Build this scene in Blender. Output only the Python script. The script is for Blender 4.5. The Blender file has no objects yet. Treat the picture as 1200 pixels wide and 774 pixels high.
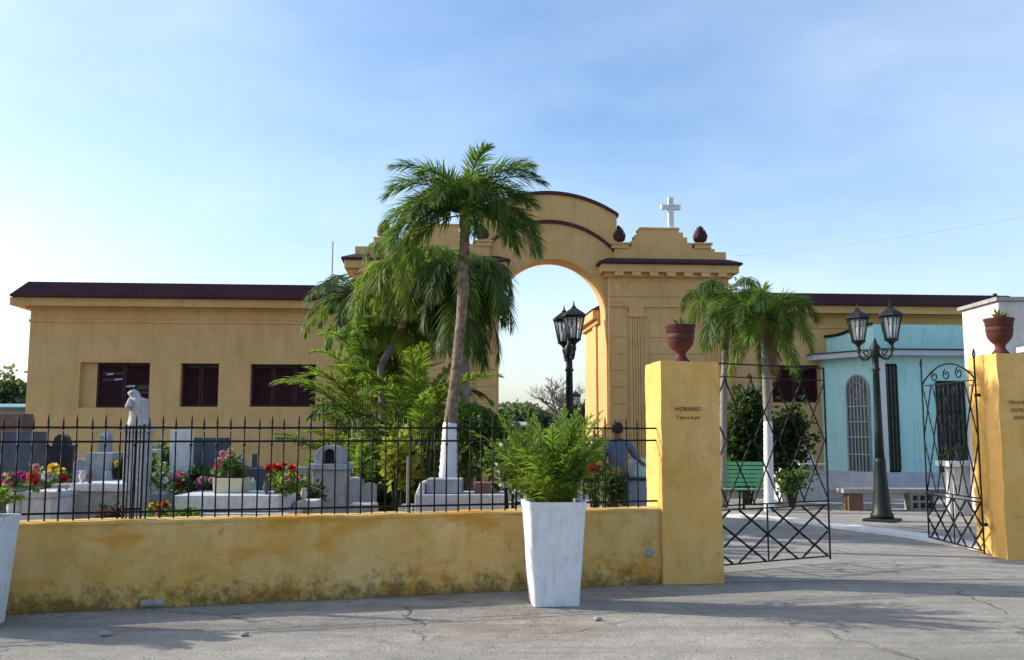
import bpy, bmesh, math, random
from mathutils import Vector, Matrix, noise
R = math.radians
PI = math.pi
scene = bpy.context.scene
COL = scene.collection
random.seed(7)

# ------------------------------------------------------------------ camera, sky, sun, exposure
EYE = 1.6
F = 1100.0                      # focal length in photo pixels (photo 1200 x 774)
HOR = 508.0                     # horizon row in the photo
PITCH = math.atan((HOR - 387.0) / F)
cam_d = bpy.data.cameras.new('camera'); cam = bpy.data.objects.new('camera', cam_d); COL.objects.link(cam)
cam.location = (0, 0, EYE); cam.rotation_euler = (PI / 2 + PITCH, 0, 0)
cam_d.sensor_width = 36.0; cam_d.lens = F / 1200 * 36.0
cam_d.clip_start = 0.1; cam_d.clip_end = 3000
scene.camera = cam
SUN_EL = R(28.0); SUN_AZ = R(13.0)        # toward the sun: left, a little behind the gatehouse
SUN = Vector((-math.cos(SUN_AZ) * math.cos(SUN_EL), math.sin(SUN_AZ) * math.cos(SUN_EL), math.sin(SUN_EL)))
w = bpy.data.worlds.new('World'); scene.world = w; w.use_nodes = True
nt = w.node_tree; nt.nodes.clear()
out = nt.nodes.new('ShaderNodeOutputWorld'); bg = nt.nodes.new('ShaderNodeBackground')
sky = nt.nodes.new('ShaderNodeTexSky'); sky.sky_type = 'NISHITA'; sky.sun_disc = False
sky.sun_elevation = SUN_EL; sky.sun_rotation = math.atan2(SUN.x, SUN.y)
sky.air_density = 1.0; sky.dust_density = 2.0; sky.ozone_density = 2.2; sky.altitude = 0
tc = nt.nodes.new('ShaderNodeTexCoord'); mp = nt.nodes.new('ShaderNodeMapping')
mp.inputs['Scale'].default_value = (0.8, 1.0, 2.2); mp.inputs['Rotation'].default_value = (0.25, 0.2, 0.3)
nz = nt.nodes.new('ShaderNodeTexNoise'); nz.inputs['Scale'].default_value = 1.6; nz.inputs['Detail'].default_value = 7; nz.inputs['Roughness'].default_value = 0.55
cr = nt.nodes.new('ShaderNodeValToRGB'); cr.color_ramp.elements[0].position = 0.33; cr.color_ramp.elements[1].position = 0.82
cr.color_ramp.elements[0].color = (0, 0, 0, 1); cr.color_ramp.elements[1].color = (0.34, 0.34, 0.34, 1)
mx = nt.nodes.new('ShaderNodeMix'); mx.data_type = 'RGBA'
mx.inputs[7].default_value = (9.5, 9.9, 10.4, 1)      # thin cirrus
nt.links.new(tc.outputs['Generated'], mp.inputs['Vector']); nt.links.new(mp.outputs[0], nz.inputs['Vector'])
nt.links.new(nz.outputs['Fac'], cr.inputs[0]); nt.links.new(cr.outputs[0], mx.inputs[0])
hs = nt.nodes.new('ShaderNodeHueSaturation'); hs.inputs['Saturation'].default_value = 1.26; hs.inputs['Value'].default_value = 1.25
nt.links.new(sky.outputs[0], hs.inputs['Color']); nt.links.new(hs.outputs[0], mx.inputs[6]); nt.links.new(mx.outputs[2], bg.inputs[0]); nt.links.new(bg.outputs[0], out.inputs[0])
bg.inputs[1].default_value = 0.15
sl = bpy.data.lights.new('sun', 'SUN'); sl.energy = 4.5; sl.angle = R(0.53); sl.color = (1.0, 0.95, 0.84)
so = bpy.data.objects.new('sun', sl); COL.objects.link(so); so.location = (-40, 10, 40)
so.rotation_euler = SUN.to_track_quat('Z', 'Y').to_euler()
scene.view_settings.view_transform = 'Standard'; scene.view_settings.look = 'None'
scene.view_settings.exposure = 0.32; scene.view_settings.gamma = 1.0; scene.view_settings.use_curve_mapping = False
scene.render.engine = 'CYCLES'
scene.render.resolution_x = 1024; scene.render.resolution_y = 660

# ------------------------------------------------------------------ photo pixel -> place
def ray(px, py):
    x = (px - 600.0) / F; y = -(py - 387.0) / F
    c, s = math.cos(PITCH), math.sin(PITCH)
    return Vector((x, c - s * y, s + c * y))
def at(px, py, Y):              # point at depth Y
    d = ray(px, py); return Vector((0, 0, EYE)) + d * (Y / d.y)
def gr(px, py, z=0.0):          # point on level z
    d = ray(px, py); return Vector((0, 0, EYE)) + d * ((z - EYE) / d.z)
class Frame:                    # upright plane frame: s along, t into depth
    def __init__(self, org, th):
        self.o = Vector((org[0], org[1], 0)); self.th = th
        self.e = Vector((math.cos(th), math.sin(th), 0)); self.n = Vector((-math.sin(th), math.cos(th), 0))
    def sz(self, px, py, t=0.0):
        d = ray(px, py); k = ((self.o - Vector((0, 0, EYE))).dot(self.n) + t) / d.dot(self.n)
        p = Vector((0, 0, EYE)) + d * k
        return (p - self.o).dot(self.e), p.z
    def s(self, px, py, t=0.0): return self.sz(px, py, t)[0]
    def z(self, px, py, t=0.0): return self.sz(px, py, t)[1]
    def w(self, s, t, z): return self.o + self.e * s + self.n * t + Vector((0, 0, z))

# ------------------------------------------------------------------ mesh collecting
class MB:
    def __init__(self): self.v = []; self.f = []
    def add(self, vs, fs):
        b = len(self.v); self.v += [tuple(p) for p in vs]; self.f += [tuple(b + i for i in q) for q in fs]
    def box(self, x0, x1, y0, y1, z0, z1):
        self.add([(x0,y0,z0),(x1,y0,z0),(x1,y1,z0),(x0,y1,z0),(x0,y0,z1),(x1,y0,z1),(x1,y1,z1),(x0,y1,z1)],
                 [(3,2,1,0),(4,5,6,7),(0,1,5,4),(1,2,6,5),(2,3,7,6),(3,0,4,7)])
        return self
    def taper(self, a, b, z0, z1):     # a, b = (x0,x1,y0,y1) at bottom, top
        self.add([(a[0],a[2],z0),(a[1],a[2],z0),(a[1],a[3],z0),(a[0],a[3],z0),(b[0],b[2],z1),(b[1],b[2],z1),(b[1],b[3],z1),(b[0],b[3],z1)],
                 [(3,2,1,0),(4,5,6,7),(0,1,5,4),(1,2,6,5),(2,3,7,6),(3,0,4,7)])
        return self
    def prism_y(self, poly, y0, y1):   # poly of (x,z), counter-clockwise seen from -y
        n = len(poly)
        vs = [(x, y0, z) for x, z in poly] + [(x, y1, z) for x, z in poly]
        fs = [tuple(range(n)), tuple(range(2*n-1, n-1, -1))] + [(i, i+n, (i+1)%n+n, (i+1)%n) for i in range(n)]
        self.add(vs, fs); return self
    def prism_x(self, poly, x0, x1):   # poly of (y,z)
        n = len(poly)
        vs = [(x0, y, z) for y, z in poly] + [(x1, y, z) for y, z in poly]
        fs = [tuple(range(n-1, -1, -1)), tuple(range(n, 2*n))] + [(i, (i+1)%n, (i+1)%n+n, i+n) for i in range(n)]
        self.add(vs, fs); return self
    def prism_z(self, poly, z0, z1):
        n = len(poly)
        vs = [(x, y, z0) for x, y in poly] + [(x, y, z1) for x, y in poly]
        fs = [tuple(range(n-1, -1, -1)), tuple(range(n, 2*n))] + [(i, (i+1)%n, (i+1)%n+n, i+n) for i in range(n)]
        self.add(vs, fs); return self
    def tube(self, pts, rad, seg=6, cap=True, twist=0.0):
        pts = [Vector(p) for p in pts]; n = len(pts)
        if not isinstance(rad, (list, tuple)): rad = [rad] * n
        b = len(self.v); prev = None
        for i, p in enumerate(pts):
            t = (pts[min(i+1, n-1)] - pts[max(i-1, 0)])
            t = t.normalized() if t.length > 1e-9 else Vector((0, 0, 1))
            if prev is None:
                u = t.cross(Vector((0, 0, 1)))
                if u.length < 1e-3: u = t.cross(Vector((1, 0, 0)))
            else:
                u = prev - t * prev.dot(t)
            u.normalize(); prev = u; q = t.cross(u)
            for k in range(seg):
                a = 2 * PI * k / seg + twist * i
                self.v.append(tuple(p + (u * math.cos(a) + q * math.sin(a)) * rad[i]))
        for i in range(n - 1):
            for k in range(seg):
                self.f.append((b+i*seg+k, b+(i+1)*seg+k, b+(i+1)*seg+(k+1)%seg, b+i*seg+(k+1)%seg))
        if cap:
            self.f.append(tuple(b + k for k in range(seg)))
            self.f.append(tuple(b + (n-1)*seg + k for k in range(seg-1, -1, -1)))
        return self
    def lathe(self, prof, seg=20, c=(0, 0, 0), lob=0, amp=0.0, rot=0.0):   # prof of (r,z)
        b = len(self.v); n = len(prof)
        for r, z in prof:
            for k in range(seg):
                a = 2 * PI * k / seg + rot
                rr = r * (1 + (amp * math.cos(lob * a) if lob else 0))
                self.v.append((c[0] + rr * math.cos(a), c[1] + rr * math.sin(a), c[2] + z))
        for i in range(n - 1):
            for k in range(seg):
                self.f.append((b+i*seg+k, b+i*seg+(k+1)%seg, b+(i+1)*seg+(k+1)%seg, b+(i+1)*seg+k))
        self.f.append(tuple(b + k for k in range(seg-1, -1, -1)))
        self.f.append(tuple(b + (n-1)*seg + k for k in range(seg)))
        return self
    def mesh(self, name, mat, smooth=False):
        me = bpy.data.meshes.new(name); me.from_pydata(self.v, [], self.f); me.validate()
        if mat: me.materials.append(mat)
        if smooth:
            me.shade_smooth()
        return me
    def build(self, name, mat, parent=None, smooth=False, bevel=0.0, auto=None, loc=None):
        o = bpy.data.objects.new(name, self.mesh(name, mat, smooth)); COL.objects.link(o)
        if parent: o.parent = parent
        if loc is not None: o.location = loc
        if bevel:
            m = o.modifiers.new('bevel', 'BEVEL'); m.width = bevel; m.segments = 2; m.limit_method = 'ANGLE'; m.angle_limit = R(35)
        if smooth and auto:
            bm = bmesh.new(); bm.from_mesh(o.data)
            for e in bm.edges:
                if len(e.link_faces) == 2 and e.calc_face_angle(0) > R(auto): e.smooth = False
            bm.to_mesh(o.data); bm.free()
        return o
def inst(name, me, parent=None, loc=(0,0,0), rot=(0,0,0), sc=1.0):
    o = bpy.data.objects.new(name, me); COL.objects.link(o)
    if parent: o.parent = parent
    o.location = loc; o.rotation_euler = rot
    o.scale = (sc, sc, sc) if not isinstance(sc, tuple) else sc
    return o
def tag(o, label=None, cat=None, group=None, kind=None):
    if label: o['label'] = label
    if cat: o['category'] = cat
    if group: o['group'] = group
    if kind: o['kind'] = kind
    return o
def empty(name, loc, rz=0.0, label=None, cat=None, group=None):
    o = bpy.data.objects.new(name, None); COL.objects.link(o); o.location = loc; o.rotation_euler = (0, 0, rz)
    o.empty_display_size = 0.2
    return tag(o, label, cat, group)
def lumpy_box(mb, x0, x1, y0, y1, z0, z1, step, amp, seed=0.0, taper=0.0):
    # closed box, gridded and slightly uneven like hand-laid render
    def grid(n): return max(1, int(round(n / step)))
    nx, ny, nz_ = grid(x1-x0), grid(y1-y0), grid(z1-z0)
    idx = {}
    def vid(i, j, k):
        key = (i, j, k)
        if key not in idx:
            p = Vector((x0+(x1-x0)*i/nx, y0+(y1-y0)*j/ny, z0+(z1-z0)*k/nz_))
            c = Vector(((x0+x1)/2, (y0+y1)/2, 0))
            f = 1 - taper * k / nz_
            p.x = c.x + (p.x-c.x)*f; p.y = c.y + (p.y-c.y)*f
            q = p * 3.1 + Vector((seed, seed*1.7, seed*0.3))
            d = noise.noise_vector(q) * amp + noise.noise_vector(q * 4.3) * amp * 0.45
            if k == 0: d.z = 0
            idx[key] = len(mb.v); mb.v.append(tuple(p + d))
        return idx[key]
    for i in range(nx):
        for k in range(nz_):
            mb.f.append((vid(i,0,k), vid(i+1,0,k), vid(i+1,0,k+1), vid(i,0,k+1)))
            mb.f.append((vid(i+1,ny,k), vid(i,ny,k), vid(i,ny,k+1), vid(i+1,ny,k+1)))
    for j in range(ny):
        for k in range(nz_):
            mb.f.append((vid(0,j+1,k), vid(0,j,k), vid(0,j,k+1), vid(0,j+1,k+1)))
            mb.f.append((vid(nx,j,k), vid(nx,j+1,k), vid(nx,j+1,k+1), vid(nx,j,k+1)))
    for i in range(nx):
        for j in range(ny):
            mb.f.append((vid(i,j,nz_), vid(i+1,j,nz_), vid(i+1,j+1,nz_), vid(i,j+1,nz_)))
            mb.f.append((vid(i,j+1,0), vid(i+1,j+1,0), vid(i+1,j,0), vid(i,j,0)))
    return mb

# ------------------------------------------------------------------ materials
def nodes(name):
    m = bpy.data.materials.new(name); m.use_nodes = True
    t = m.node_tree; b = t.nodes['Principled BSDF']; return m, t, b
def c4(c): return (c[0], c[1], c[2], 1)
def coords(t, scale=(1, 1, 1), world=False):
    if world:
        g = t.nodes.new('ShaderNodeNewGeometry'); o = g.outputs['Position']
    else:
        g = t.nodes.new('ShaderNodeTexCoord'); o = g.outputs['Object']
    mpn = t.nodes.new('ShaderNodeMapping'); mpn.inputs['Scale'].default_value = scale
    t.links.new(o, mpn.inputs['Vector']); return mpn.outputs[0]
def ntex(t, vec, scale, detail=5, rough=0.6):
    n = t.nodes.new('ShaderNodeTexNoise'); n.inputs['Scale'].default_value = scale; n.inputs['Detail'].default_value = detail
    n.inputs['Roughness'].default_value = rough; t.links.new(vec, n.inputs['Vector']); return n.outputs['Fac']
def ramp(t, fac, p0, p1, v0=0.0, v1=1.0):
    r = t.nodes.new('ShaderNodeMapRange'); r.inputs[1].default_value = p0; r.inputs[2].default_value = p1
    r.inputs[3].default_value = v0; r.inputs[4].default_value = v1; r.clamp = True
    t.links.new(fac, r.inputs[0]); return r.outputs[0]
def mix(t, fac, a, b):
    m = t.nodes.new('ShaderNodeMix'); m.data_type = 'RGBA'
    for sock, v in ((m.inputs[0], fac), (m.inputs[6], a), (m.inputs[7], b)):
        if hasattr(v, 'is_linked'): t.links.new(v, sock)
        elif isinstance(v, (int, float)): sock.default_value = v
        else: sock.default_value = c4(v)
    return m.outputs[2]
def mul(t, a, b):
    m = t.nodes.new('ShaderNodeMath'); m.operation = 'MULTIPLY'
    for s, v in ((m.inputs[0], a), (m.inputs[1], b)):
        if hasattr(v, 'is_linked'): t.links.new(v, s)
        else: s.default_value = v
    return m.outputs[0]
def bump(t, b, h, strength, dist=0.01):
    n = t.nodes.new('ShaderNodeBump'); n.inputs['Strength'].default_value = strength; n.inputs['Distance'].default_value = dist
    t.links.new(h, n.inputs['Height']); t.links.new(n.outputs[0], b.inputs['Normal'])
def simple(name, a, b=None, scale=6.0, rough=0.75, bmp=0.25, bscale=60.0, metal=0.0, world=False, dist=0.004, spec=0.3):
    m, t, p = nodes(name); v = coords(t, world=world)
    b = b or tuple(x * 0.75 for x in a)
    n1 = ntex(t, v, scale, 6, 0.65)
    t.links.new(mix(t, ramp(t, n1, 0.35, 0.68), a, b), p.inputs['Base Color'])
    p.inputs['Roughness'].default_value = rough; p.inputs['Metallic'].default_value = metal
    p.inputs['Specular IOR Level'].default_value = spec
    if bmp: bump(t, p, ntex(t, v, bscale, 4), bmp, dist)
    return m
def plaster(name, base, pale, dark, stain, stain_amt=0.6, sc=1.0, streak=0.5, world=True, patch=None):
    # painted render: broad fading, blotches, thin vertical runs, black mould specks
    m, t, p = nodes(name); v = coords(t, world=world)
    broad = ramp(t, ntex(t, v, 0.9 * sc, 5, 0.6), 0.35, 0.68)
    c = mix(t, broad, base, pale)
    bl = ramp(t, ntex(t, v, 3.7 * sc, 6, 0.7), 0.45, 0.75, 0, 0.75)
    c = mix(t, bl, c, dark)
    if patch:
        pv = ramp(t, ntex(t, coords(t, (0.7, 0.7, 2.2), world), 1.7 * sc, 3, 0.5), 0.54, 0.66, 0, 0.75)
        c = mix(t, pv, c, patch)
    sv = coords(t, (5.5, 5.5, 0.5), world)
    st = ramp(t, ntex(t, sv, 1.6 * sc, 4, 0.6), 0.52, 0.80, 0, streak)
    c = mix(t, st, c, tuple(x * 0.55 for x in dark))
    sp = mul(t, ramp(t, ntex(t, v, 9 * sc, 6, 0.8), 0.56, 0.72), ramp(t, ntex(t, v, 1.5 * sc, 3), 0.48, 0.62))
    c = mix(t, mul(t, sp, stain_amt), c, stain)
    t.links.new(c, p.inputs['Base Color']); p.inputs['Roughness'].default_value = 0.9
    p.inputs['Specular IOR Level'].default_value = 0.15
    h = t.nodes.new('ShaderNodeMath'); h.operation = 'ADD'
    t.links.new(ntex(t, v, 30, 6, 0.7), h.inputs[0]); t.links.new(mul(t, ntex(t, v, 5, 3), 1.6), h.inputs[1])
    bump(t, p, h.outputs[0], 0.5, 0.012)
    return m
def leafmat(name, a, b, c, trans=0.4, rough=0.55, tint=(0.35, 0.55, 0.06)):
    m = bpy.data.materials.new(name); m.use_nodes = True; t = m.node_tree; p = t.nodes['Principled BSDF']; o = t.nodes['Material Output']
    v = coords(t)
    oi = t.nodes.new('ShaderNodeObjectInfo')
    col = mix(t, ramp(t, ntex(t, v, 7.0, 3), 0.35, 0.65), a, b)
    col = mix(t, ramp(t, oi.outputs['Random'], 0.0, 1.0, 0.0, 0.55), col, c)
    t.links.new(col, p.inputs['Base Color']); p.inputs['Roughness'].default_value = rough; p.inputs['Specular IOR Level'].default_value = 0.22
    tr = t.nodes.new('ShaderNodeBsdfTranslucent')
    tcx = mix(t, 0.5, col, tint); t.links.new(tcx, tr.inputs['Color'])
    mxs = t.nodes.new('ShaderNodeMixShader'); mxs.inputs[0].default_value = trans
    t.links.new(p.outputs[0], mxs.inputs[1]); t.links.new(tr.outputs[0], mxs.inputs[2]); t.links.new(mxs.outputs[0], o.inputs[0])
    return m

M = {}
M['facade'] = plaster('facade_yellow', (0.61, 0.372, 0.147), (0.67, 0.425, 0.19), (0.53, 0.32, 0.125), (0.24, 0.165, 0.09), 0.4, 0.7, 0.35)
M['pillar'] = plaster('pillar_yellow', (0.70, 0.41, 0.10), (0.76, 0.48, 0.19), (0.58, 0.325, 0.07), (0.12, 0.09, 0.04), 0.65, 1.3, 0.18, world=True)
M['maroon'] = simple('maroon_paint', (0.085, 0.017, 0.022), (0.05, 0.012, 0.016), 3, 0.6, 0.2, 40)
M['maroon_roof'] = simple('maroon_roof', (0.060, 0.016, 0.024), (0.035, 0.010, 0.016), 1.2, 0.75, 0.3, 25, world=True)
M['shutter'] = simple('shutter_maroon', (0.055, 0.014, 0.018), (0.035, 0.010, 0.013), 4, 0.55, 0.15, 50)
M['finial'] = simple('finial_maroon', (0.075, 0.016, 0.018), (0.04, 0.01, 0.012), 6, 0.7, 0.3, 40)
M['urn'] = simple('urn_terracotta', (0.105, 0.026, 0.022), (0.055, 0.016, 0.015), 9, 0.7, 0.3, 40)
M['white'] = simple('white_paint', (0.72, 0.72, 0.72), (0.58, 0.58, 0.58), 3.5, 0.7, 0.3, 30)
M['iron'] = simple('black_iron', (0.007, 0.008, 0.010), (0.016, 0.013, 0.012), 14, 0.6, 0.3, 90, spec=0.22)
M['lampiron'] = simple('dark_green_iron', (0.008, 0.014, 0.014), (0.016, 0.021, 0.021), 9, 0.5, 0.2, 70, spec=0.3)
M['turq'] = plaster('turquoise_render', (0.43, 0.73, 0.70), (0.48, 0.77, 0.74), (0.37, 0.67, 0.65), (0.15, 0.25, 0.25), 0.45, 1.2, 0.5)
M['paleblue'] = simple('pale_cement', (0.52, 0.55, 0.60), (0.40, 0.43, 0.48), 3, 0.85, 0.3, 40)
M['cement'] = plaster('grey_cement', (0.33, 0.32, 0.31), (0.39, 0.38, 0.37), (0.20, 0.195, 0.19), (0.05, 0.05, 0.045), 0.7, 2.5, 0.55)
M['marble'] = plaster('white_marble', (0.56, 0.57, 0.58), (0.64, 0.65, 0.66), (0.36, 0.375, 0.39), (0.10, 0.10, 0.10), 0.7, 3.0, 0.55)
M['tombwhite'] = plaster('tomb_limewash', (0.50, 0.51, 0.52), (0.60, 0.60, 0.60), (0.32, 0.325, 0.33), (0.07, 0.07, 0.065), 0.85, 3.2, 0.6)
M['weathered'] = plaster('weathered_marble', (0.40, 0.40, 0.41), (0.50, 0.50, 0.50), (0.15, 0.155, 0.165), (0.02, 0.02, 0.025), 1.0, 7.0, 0.8, world=False)
M['greymarble'] = plaster('grey_marble', (0.30, 0.33, 0.37), (0.36, 0.38, 0.41), (0.19, 0.21, 0.24), (0.06, 0.065, 0.07), 0.7, 3.0, 0.55)
M['slate'] = simple('dark_slate', (0.075, 0.09, 0.12), (0.045, 0.055, 0.075), 5, 0.5, 0.15, 40)
M['blackstone'] = simple('black_granite', (0.02, 0.022, 0.027), (0.035, 0.037, 0.042), 12, 0.35, 0.1, 60)
M['cream'] = simple('cream_box', (0.62, 0.58, 0.40), (0.50, 0.46, 0.30), 5, 0.8, 0.3, 40)
M['brick'] = simple('brown_brick', (0.20, 0.12, 0.085), (0.13, 0.08, 0.06), 7, 0.9, 0.4, 30)
M['soil'] = simple('dark_soil', (0.07, 0.05, 0.035), (0.04, 0.03, 0.02), 12, 1.0, 0.8, 30, dist=0.02)
M['whitewall'] = plaster('white_render', (0.54, 0.525, 0.49), (0.58, 0.57, 0.54), (0.42, 0.405, 0.38), (0.15, 0.145, 0.14), 0.6, 1.2, 0.4)
M['planter'] = plaster('planter_white', (0.70, 0.71, 0.74), (0.76, 0.77, 0.79), (0.58, 0.59, 0.62), (0.20, 0.18, 0.16), 0.8, 2.5, 0.45)
M['greenslat'] = simple('green_paint', (0.20, 0.55, 0.30), (0.14, 0.44, 0.23), 8, 0.45, 0.2, 50)
M['tanpipe'] = simple('galvanised', (0.42, 0.42, 0.40), (0.3, 0.3, 0.29), 8, 0.5, 0.2, 50)
M['darkinside'] = simple('dark_glass', (0.015, 0.022, 0.022), (0.02, 0.03, 0.03), 4, 0.2, 0.0, spec=0.5)
M['palm'] = leafmat('palm_leaf', (0.044, 0.098, 0.019), (0.030, 0.072, 0.014), (0.095, 0.15, 0.024), 0.36)
M['palmdark'] = leafmat('palm_leaf_dark', (0.042, 0.092, 0.016), (0.030, 0.070, 0.013), (0.085, 0.13, 0.02), 0.30)
M['palmlight'] = leafmat('palm_leaf_light', (0.14, 0.20, 0.03), (0.085, 0.15, 0.022), (0.22, 0.25, 0.04), 0.46)
M['palmblue'] = leafmat('palm_leaf_blue', (0.06, 0.11, 0.05), (0.045, 0.09, 0.04), (0.09, 0.14, 0.05), 0.35)
M['areca'] = leafmat('areca_leaf', (0.16, 0.24, 0.026), (0.08, 0.16, 0.02), (0.30, 0.30, 0.03), 0.5)
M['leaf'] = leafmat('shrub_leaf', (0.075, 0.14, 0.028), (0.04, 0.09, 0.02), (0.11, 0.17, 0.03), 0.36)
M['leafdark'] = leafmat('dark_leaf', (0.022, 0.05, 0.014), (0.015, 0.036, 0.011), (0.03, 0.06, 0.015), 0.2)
M['croton'] = leafmat('yellow_leaf', (0.36, 0.30, 0.035), (0.20, 0.22, 0.03), (0.40, 0.22, 0.03), 0.4)
M['fartree'] = leafmat('hazed_far_leaf', (0.085, 0.115, 0.085), (0.06, 0.09, 0.065), (0.11, 0.135, 0.10), 0.3)  # distance haze mixed into the leaf colour, paler and greyer
M['fargrey'] = leafmat('far_twig', (0.12, 0.12, 0.10), (0.08, 0.085, 0.07), (0.14, 0.13, 0.10), 0.2, tint=(0.2, 0.2, 0.1))
M['succulent'] = leafmat('succulent', (0.16, 0.2, 0.06), (0.10, 0.14, 0.05), (0.22, 0.2, 0.07), 0.2)
M['trunk'] = simple('palm_trunk', (0.30, 0.22, 0.155), (0.075, 0.05, 0.038), 11, 0.95, 0.9, 40, dist=0.02)
M['trunkgrey'] = simple('grey_trunk', (0.30, 0.27, 0.24), (0.19, 0.165, 0.14), 14, 0.95, 0.5, 50)
M['deadleaf'] = leafmat('dead_frond', (0.24, 0.15, 0.07), (0.16, 0.10, 0.05), (0.30, 0.20, 0.10), 0.3, tint=(0.4, 0.25, 0.1))
M['stem'] = simple('green_stem', (0.17, 0.20, 0.06), (0.11, 0.14, 0.04), 9, 0.6, 0.2, 40)
M['bark'] = simple('dark_bark', (0.07, 0.055, 0.04), (0.04, 0.032, 0.025), 9, 0.95, 0.5, 40)
def petal(name, a, b):
    m = leafmat(name, a, b, a, 0.25, 0.6, tint=a); return m
M['red'] = petal('red_petal', (0.62, 0.025, 0.03), (0.42, 0.012, 0.02))
M['coral'] = petal('coral_petal', (0.75, 0.10, 0.09), (0.60, 0.05, 0.06))
M['pink'] = petal('pink_petal', (0.70, 0.30, 0.38), (0.60, 0.20, 0.30))
M['magenta'] = petal('magenta_petal', (0.48, 0.05, 0.34), (0.36, 0.03, 0.24))
M['yellowp'] = petal('yellow_petal', (0.80, 0.52, 0.04), (0.66, 0.40, 0.03))
M['whitep'] = petal('white_petal', (0.78, 0.78, 0.74), (0.62, 0.62, 0.58))
def wbuild(mb, name, mat, root, **k):      # geometry given in place (world), parented to a thing standing elsewhere
    o = mb.build(name, mat, root, **k)
    o.matrix_parent_inverse = Matrix.LocRotScale(root.location, root.rotation_euler, None).inverted()
    return o

# ---- low wall paint: yellow limewash, orange patches, mould clumps
def lowwall_mat():
    m = plaster('low_wall_yellow', (0.66, 0.39, 0.10), (0.72, 0.50, 0.21), (0.50, 0.28, 0.06), (0.09, 0.075, 0.03), 0.8, 1.2, 0.25, patch=(0.60, 0.27, 0.03))
    t = m.node_tree; p = t.nodes['Principled BSDF']
    src = p.inputs['Base Color'].links[0].from_socket
    g = t.nodes.new('ShaderNodeNewGeometry'); sx = t.nodes.new('ShaderNodeSeparateXYZ'); t.links.new(g.outputs['Position'], sx.inputs[0])
    v = coords(t, world=True)
    hgt = ramp(t, sx.outputs['Z'], 0.0, 0.42, 0.22, -0.10)
    ad = t.nodes.new('ShaderNodeMath'); ad.operation = 'ADD'
    t.links.new(ntex(t, v, 7.0, 8, 0.82), ad.inputs[0]); t.links.new(hgt, ad.inputs[1])
    c = mix(t, ramp(t, ad.outputs[0], 0.55, 0.73, 0, 0.78), src, (0.085, 0.07, 0.025))
    t.links.new(c, p.inputs['Base Color']); return m
M['lowwall'] = lowwall_mat()

def road_mat(name, a, b, crack=True, redspot=None):
    m, t, p = nodes(name); v = coords(t, world=True)
    n1 = ntex(t, v, 0.5, 6, 0.65); n2 = ntex(t, v, 4.0, 8, 0.8); n3 = ntex(t, v, 38.0, 5, 0.75); n4 = ntex(t, v, 130.0, 2, 0.6)
    dk = tuple(x * 0.55 for x in b)
    c = mix(t, ramp(t, n1, 0.38, 0.62), a, b)
    c = mix(t, ramp(t, n2, 0.46, 0.70, 0, 0.75), c, tuple(x * 0.66 for x in b))
    c = mix(t, ramp(t, ntex(t, v, 1.6, 6, 0.7), 0.55, 0.72, 0, 0.6), c, tuple(min(1, x * 1.28) for x in a))
    c = mix(t, ramp(t, n3, 0.50, 0.70, 0, 0.75), c, dk)
    c = mix(t, ramp(t, n4, 0.56, 0.70, 0, 0.55), c, tuple(min(1, x * 1.45) for x in a))
    # rubbed and washed bands lengthwise
    bv = coords(t, (0.10, 1.5, 1.0), True)
    c = mix(t, ramp(t, ntex(t, bv, 1.3, 6, 0.7), 0.47, 0.66, 0, 0.6), c, tuple(x * 0.60 for x in b))
    bv = coords(t, (0.35, 7.0, 1.0), True)
    c = mix(t, ramp(t, ntex(t, bv, 1.2, 6, 0.75), 0.52, 0.68, 0, 0.55), c, tuple(x * 0.58 for x in b))
    h = n3
    if crack:
        dist = t.nodes.new('ShaderNodeTexNoise'); dist.inputs['Scale'].default_value = 2.5; dist.inputs['Detail'].default_value = 6
        t.links.new(v, dist.inputs['Vector'])
        va = t.nodes.new('ShaderNodeVectorMath'); va.operation = 'MULTIPLY_ADD'; va.inputs[1].default_value = (0.55, 0.55, 0)
        t.links.new(dist.outputs['Color'], va.inputs[0]); t.links.new(v, va.inputs[2])
        vo = t.nodes.new('ShaderNodeTexVoronoi'); vo.feature = 'DISTANCE_TO_EDGE'; vo.inputs['Scale'].default_value = 0.42
        t.links.new(va.outputs[0], vo.inputs['Vector'])
        ck = mul(t, ramp(t, vo.outputs['Distance'], 0.0, 0.011, 1.0, 0.0), ramp(t, ntex(t, v, 0.8, 3), 0.42, 0.60))
        c = mix(t, mul(t, ck, 0.6), c, (0.08, 0.075, 0.065))
        hh = t.nodes.new('ShaderNodeMath'); hh.operation = 'SUBTRACT'; t.links.new(n3, hh.inputs[0]); t.links.new(ck, hh.inputs[1]); h = hh.outputs[0]
    if redspot is not None:
        vs = t.nodes.new('ShaderNodeVectorMath'); vs.operation = 'DISTANCE'; vs.inputs[1].default_value = redspot
        sq = t.nodes.new('ShaderNodeMapping'); sq.inputs['Scale'].default_value = (1, 1, 1); t.links.new(v, sq.inputs[0]); t.links.new(sq.outputs[0], vs.inputs[0])
        rm = mul(t, ramp(t, vs.outputs['Value'], 0.15, 1.0, 1.0, 0.0), ramp(t, ntex(t, v, 7.0, 6, 0.8), 0.45, 0.62))
        c = mix(t, mul(t, rm, 0.75), c, (0.30, 0.13, 0.075))
    t.links.new(c, p.inputs['Base Color']); p.inputs['Roughness'].default_value = 0.92; p.inputs['Specular IOR Level'].default_value = 0.2
    bump(t, p, h, 1.0, 0.02); return m
M['road'] = road_mat('worn_concrete', (0.43, 0.395, 0.34), (0.34, 0.312, 0.27), True, (0.05, 8.15, 0.0))
M['court'] = road_mat('courtyard_concrete', (0.42, 0.395, 0.35), (0.34, 0.32, 0.29), True)
M['earth'] = simple('dry_earth', (0.17, 0.14, 0.10), (0.10, 0.095, 0.055), 0.6, 1.0, 0.6, 8, world=True, dist=0.03)
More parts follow.
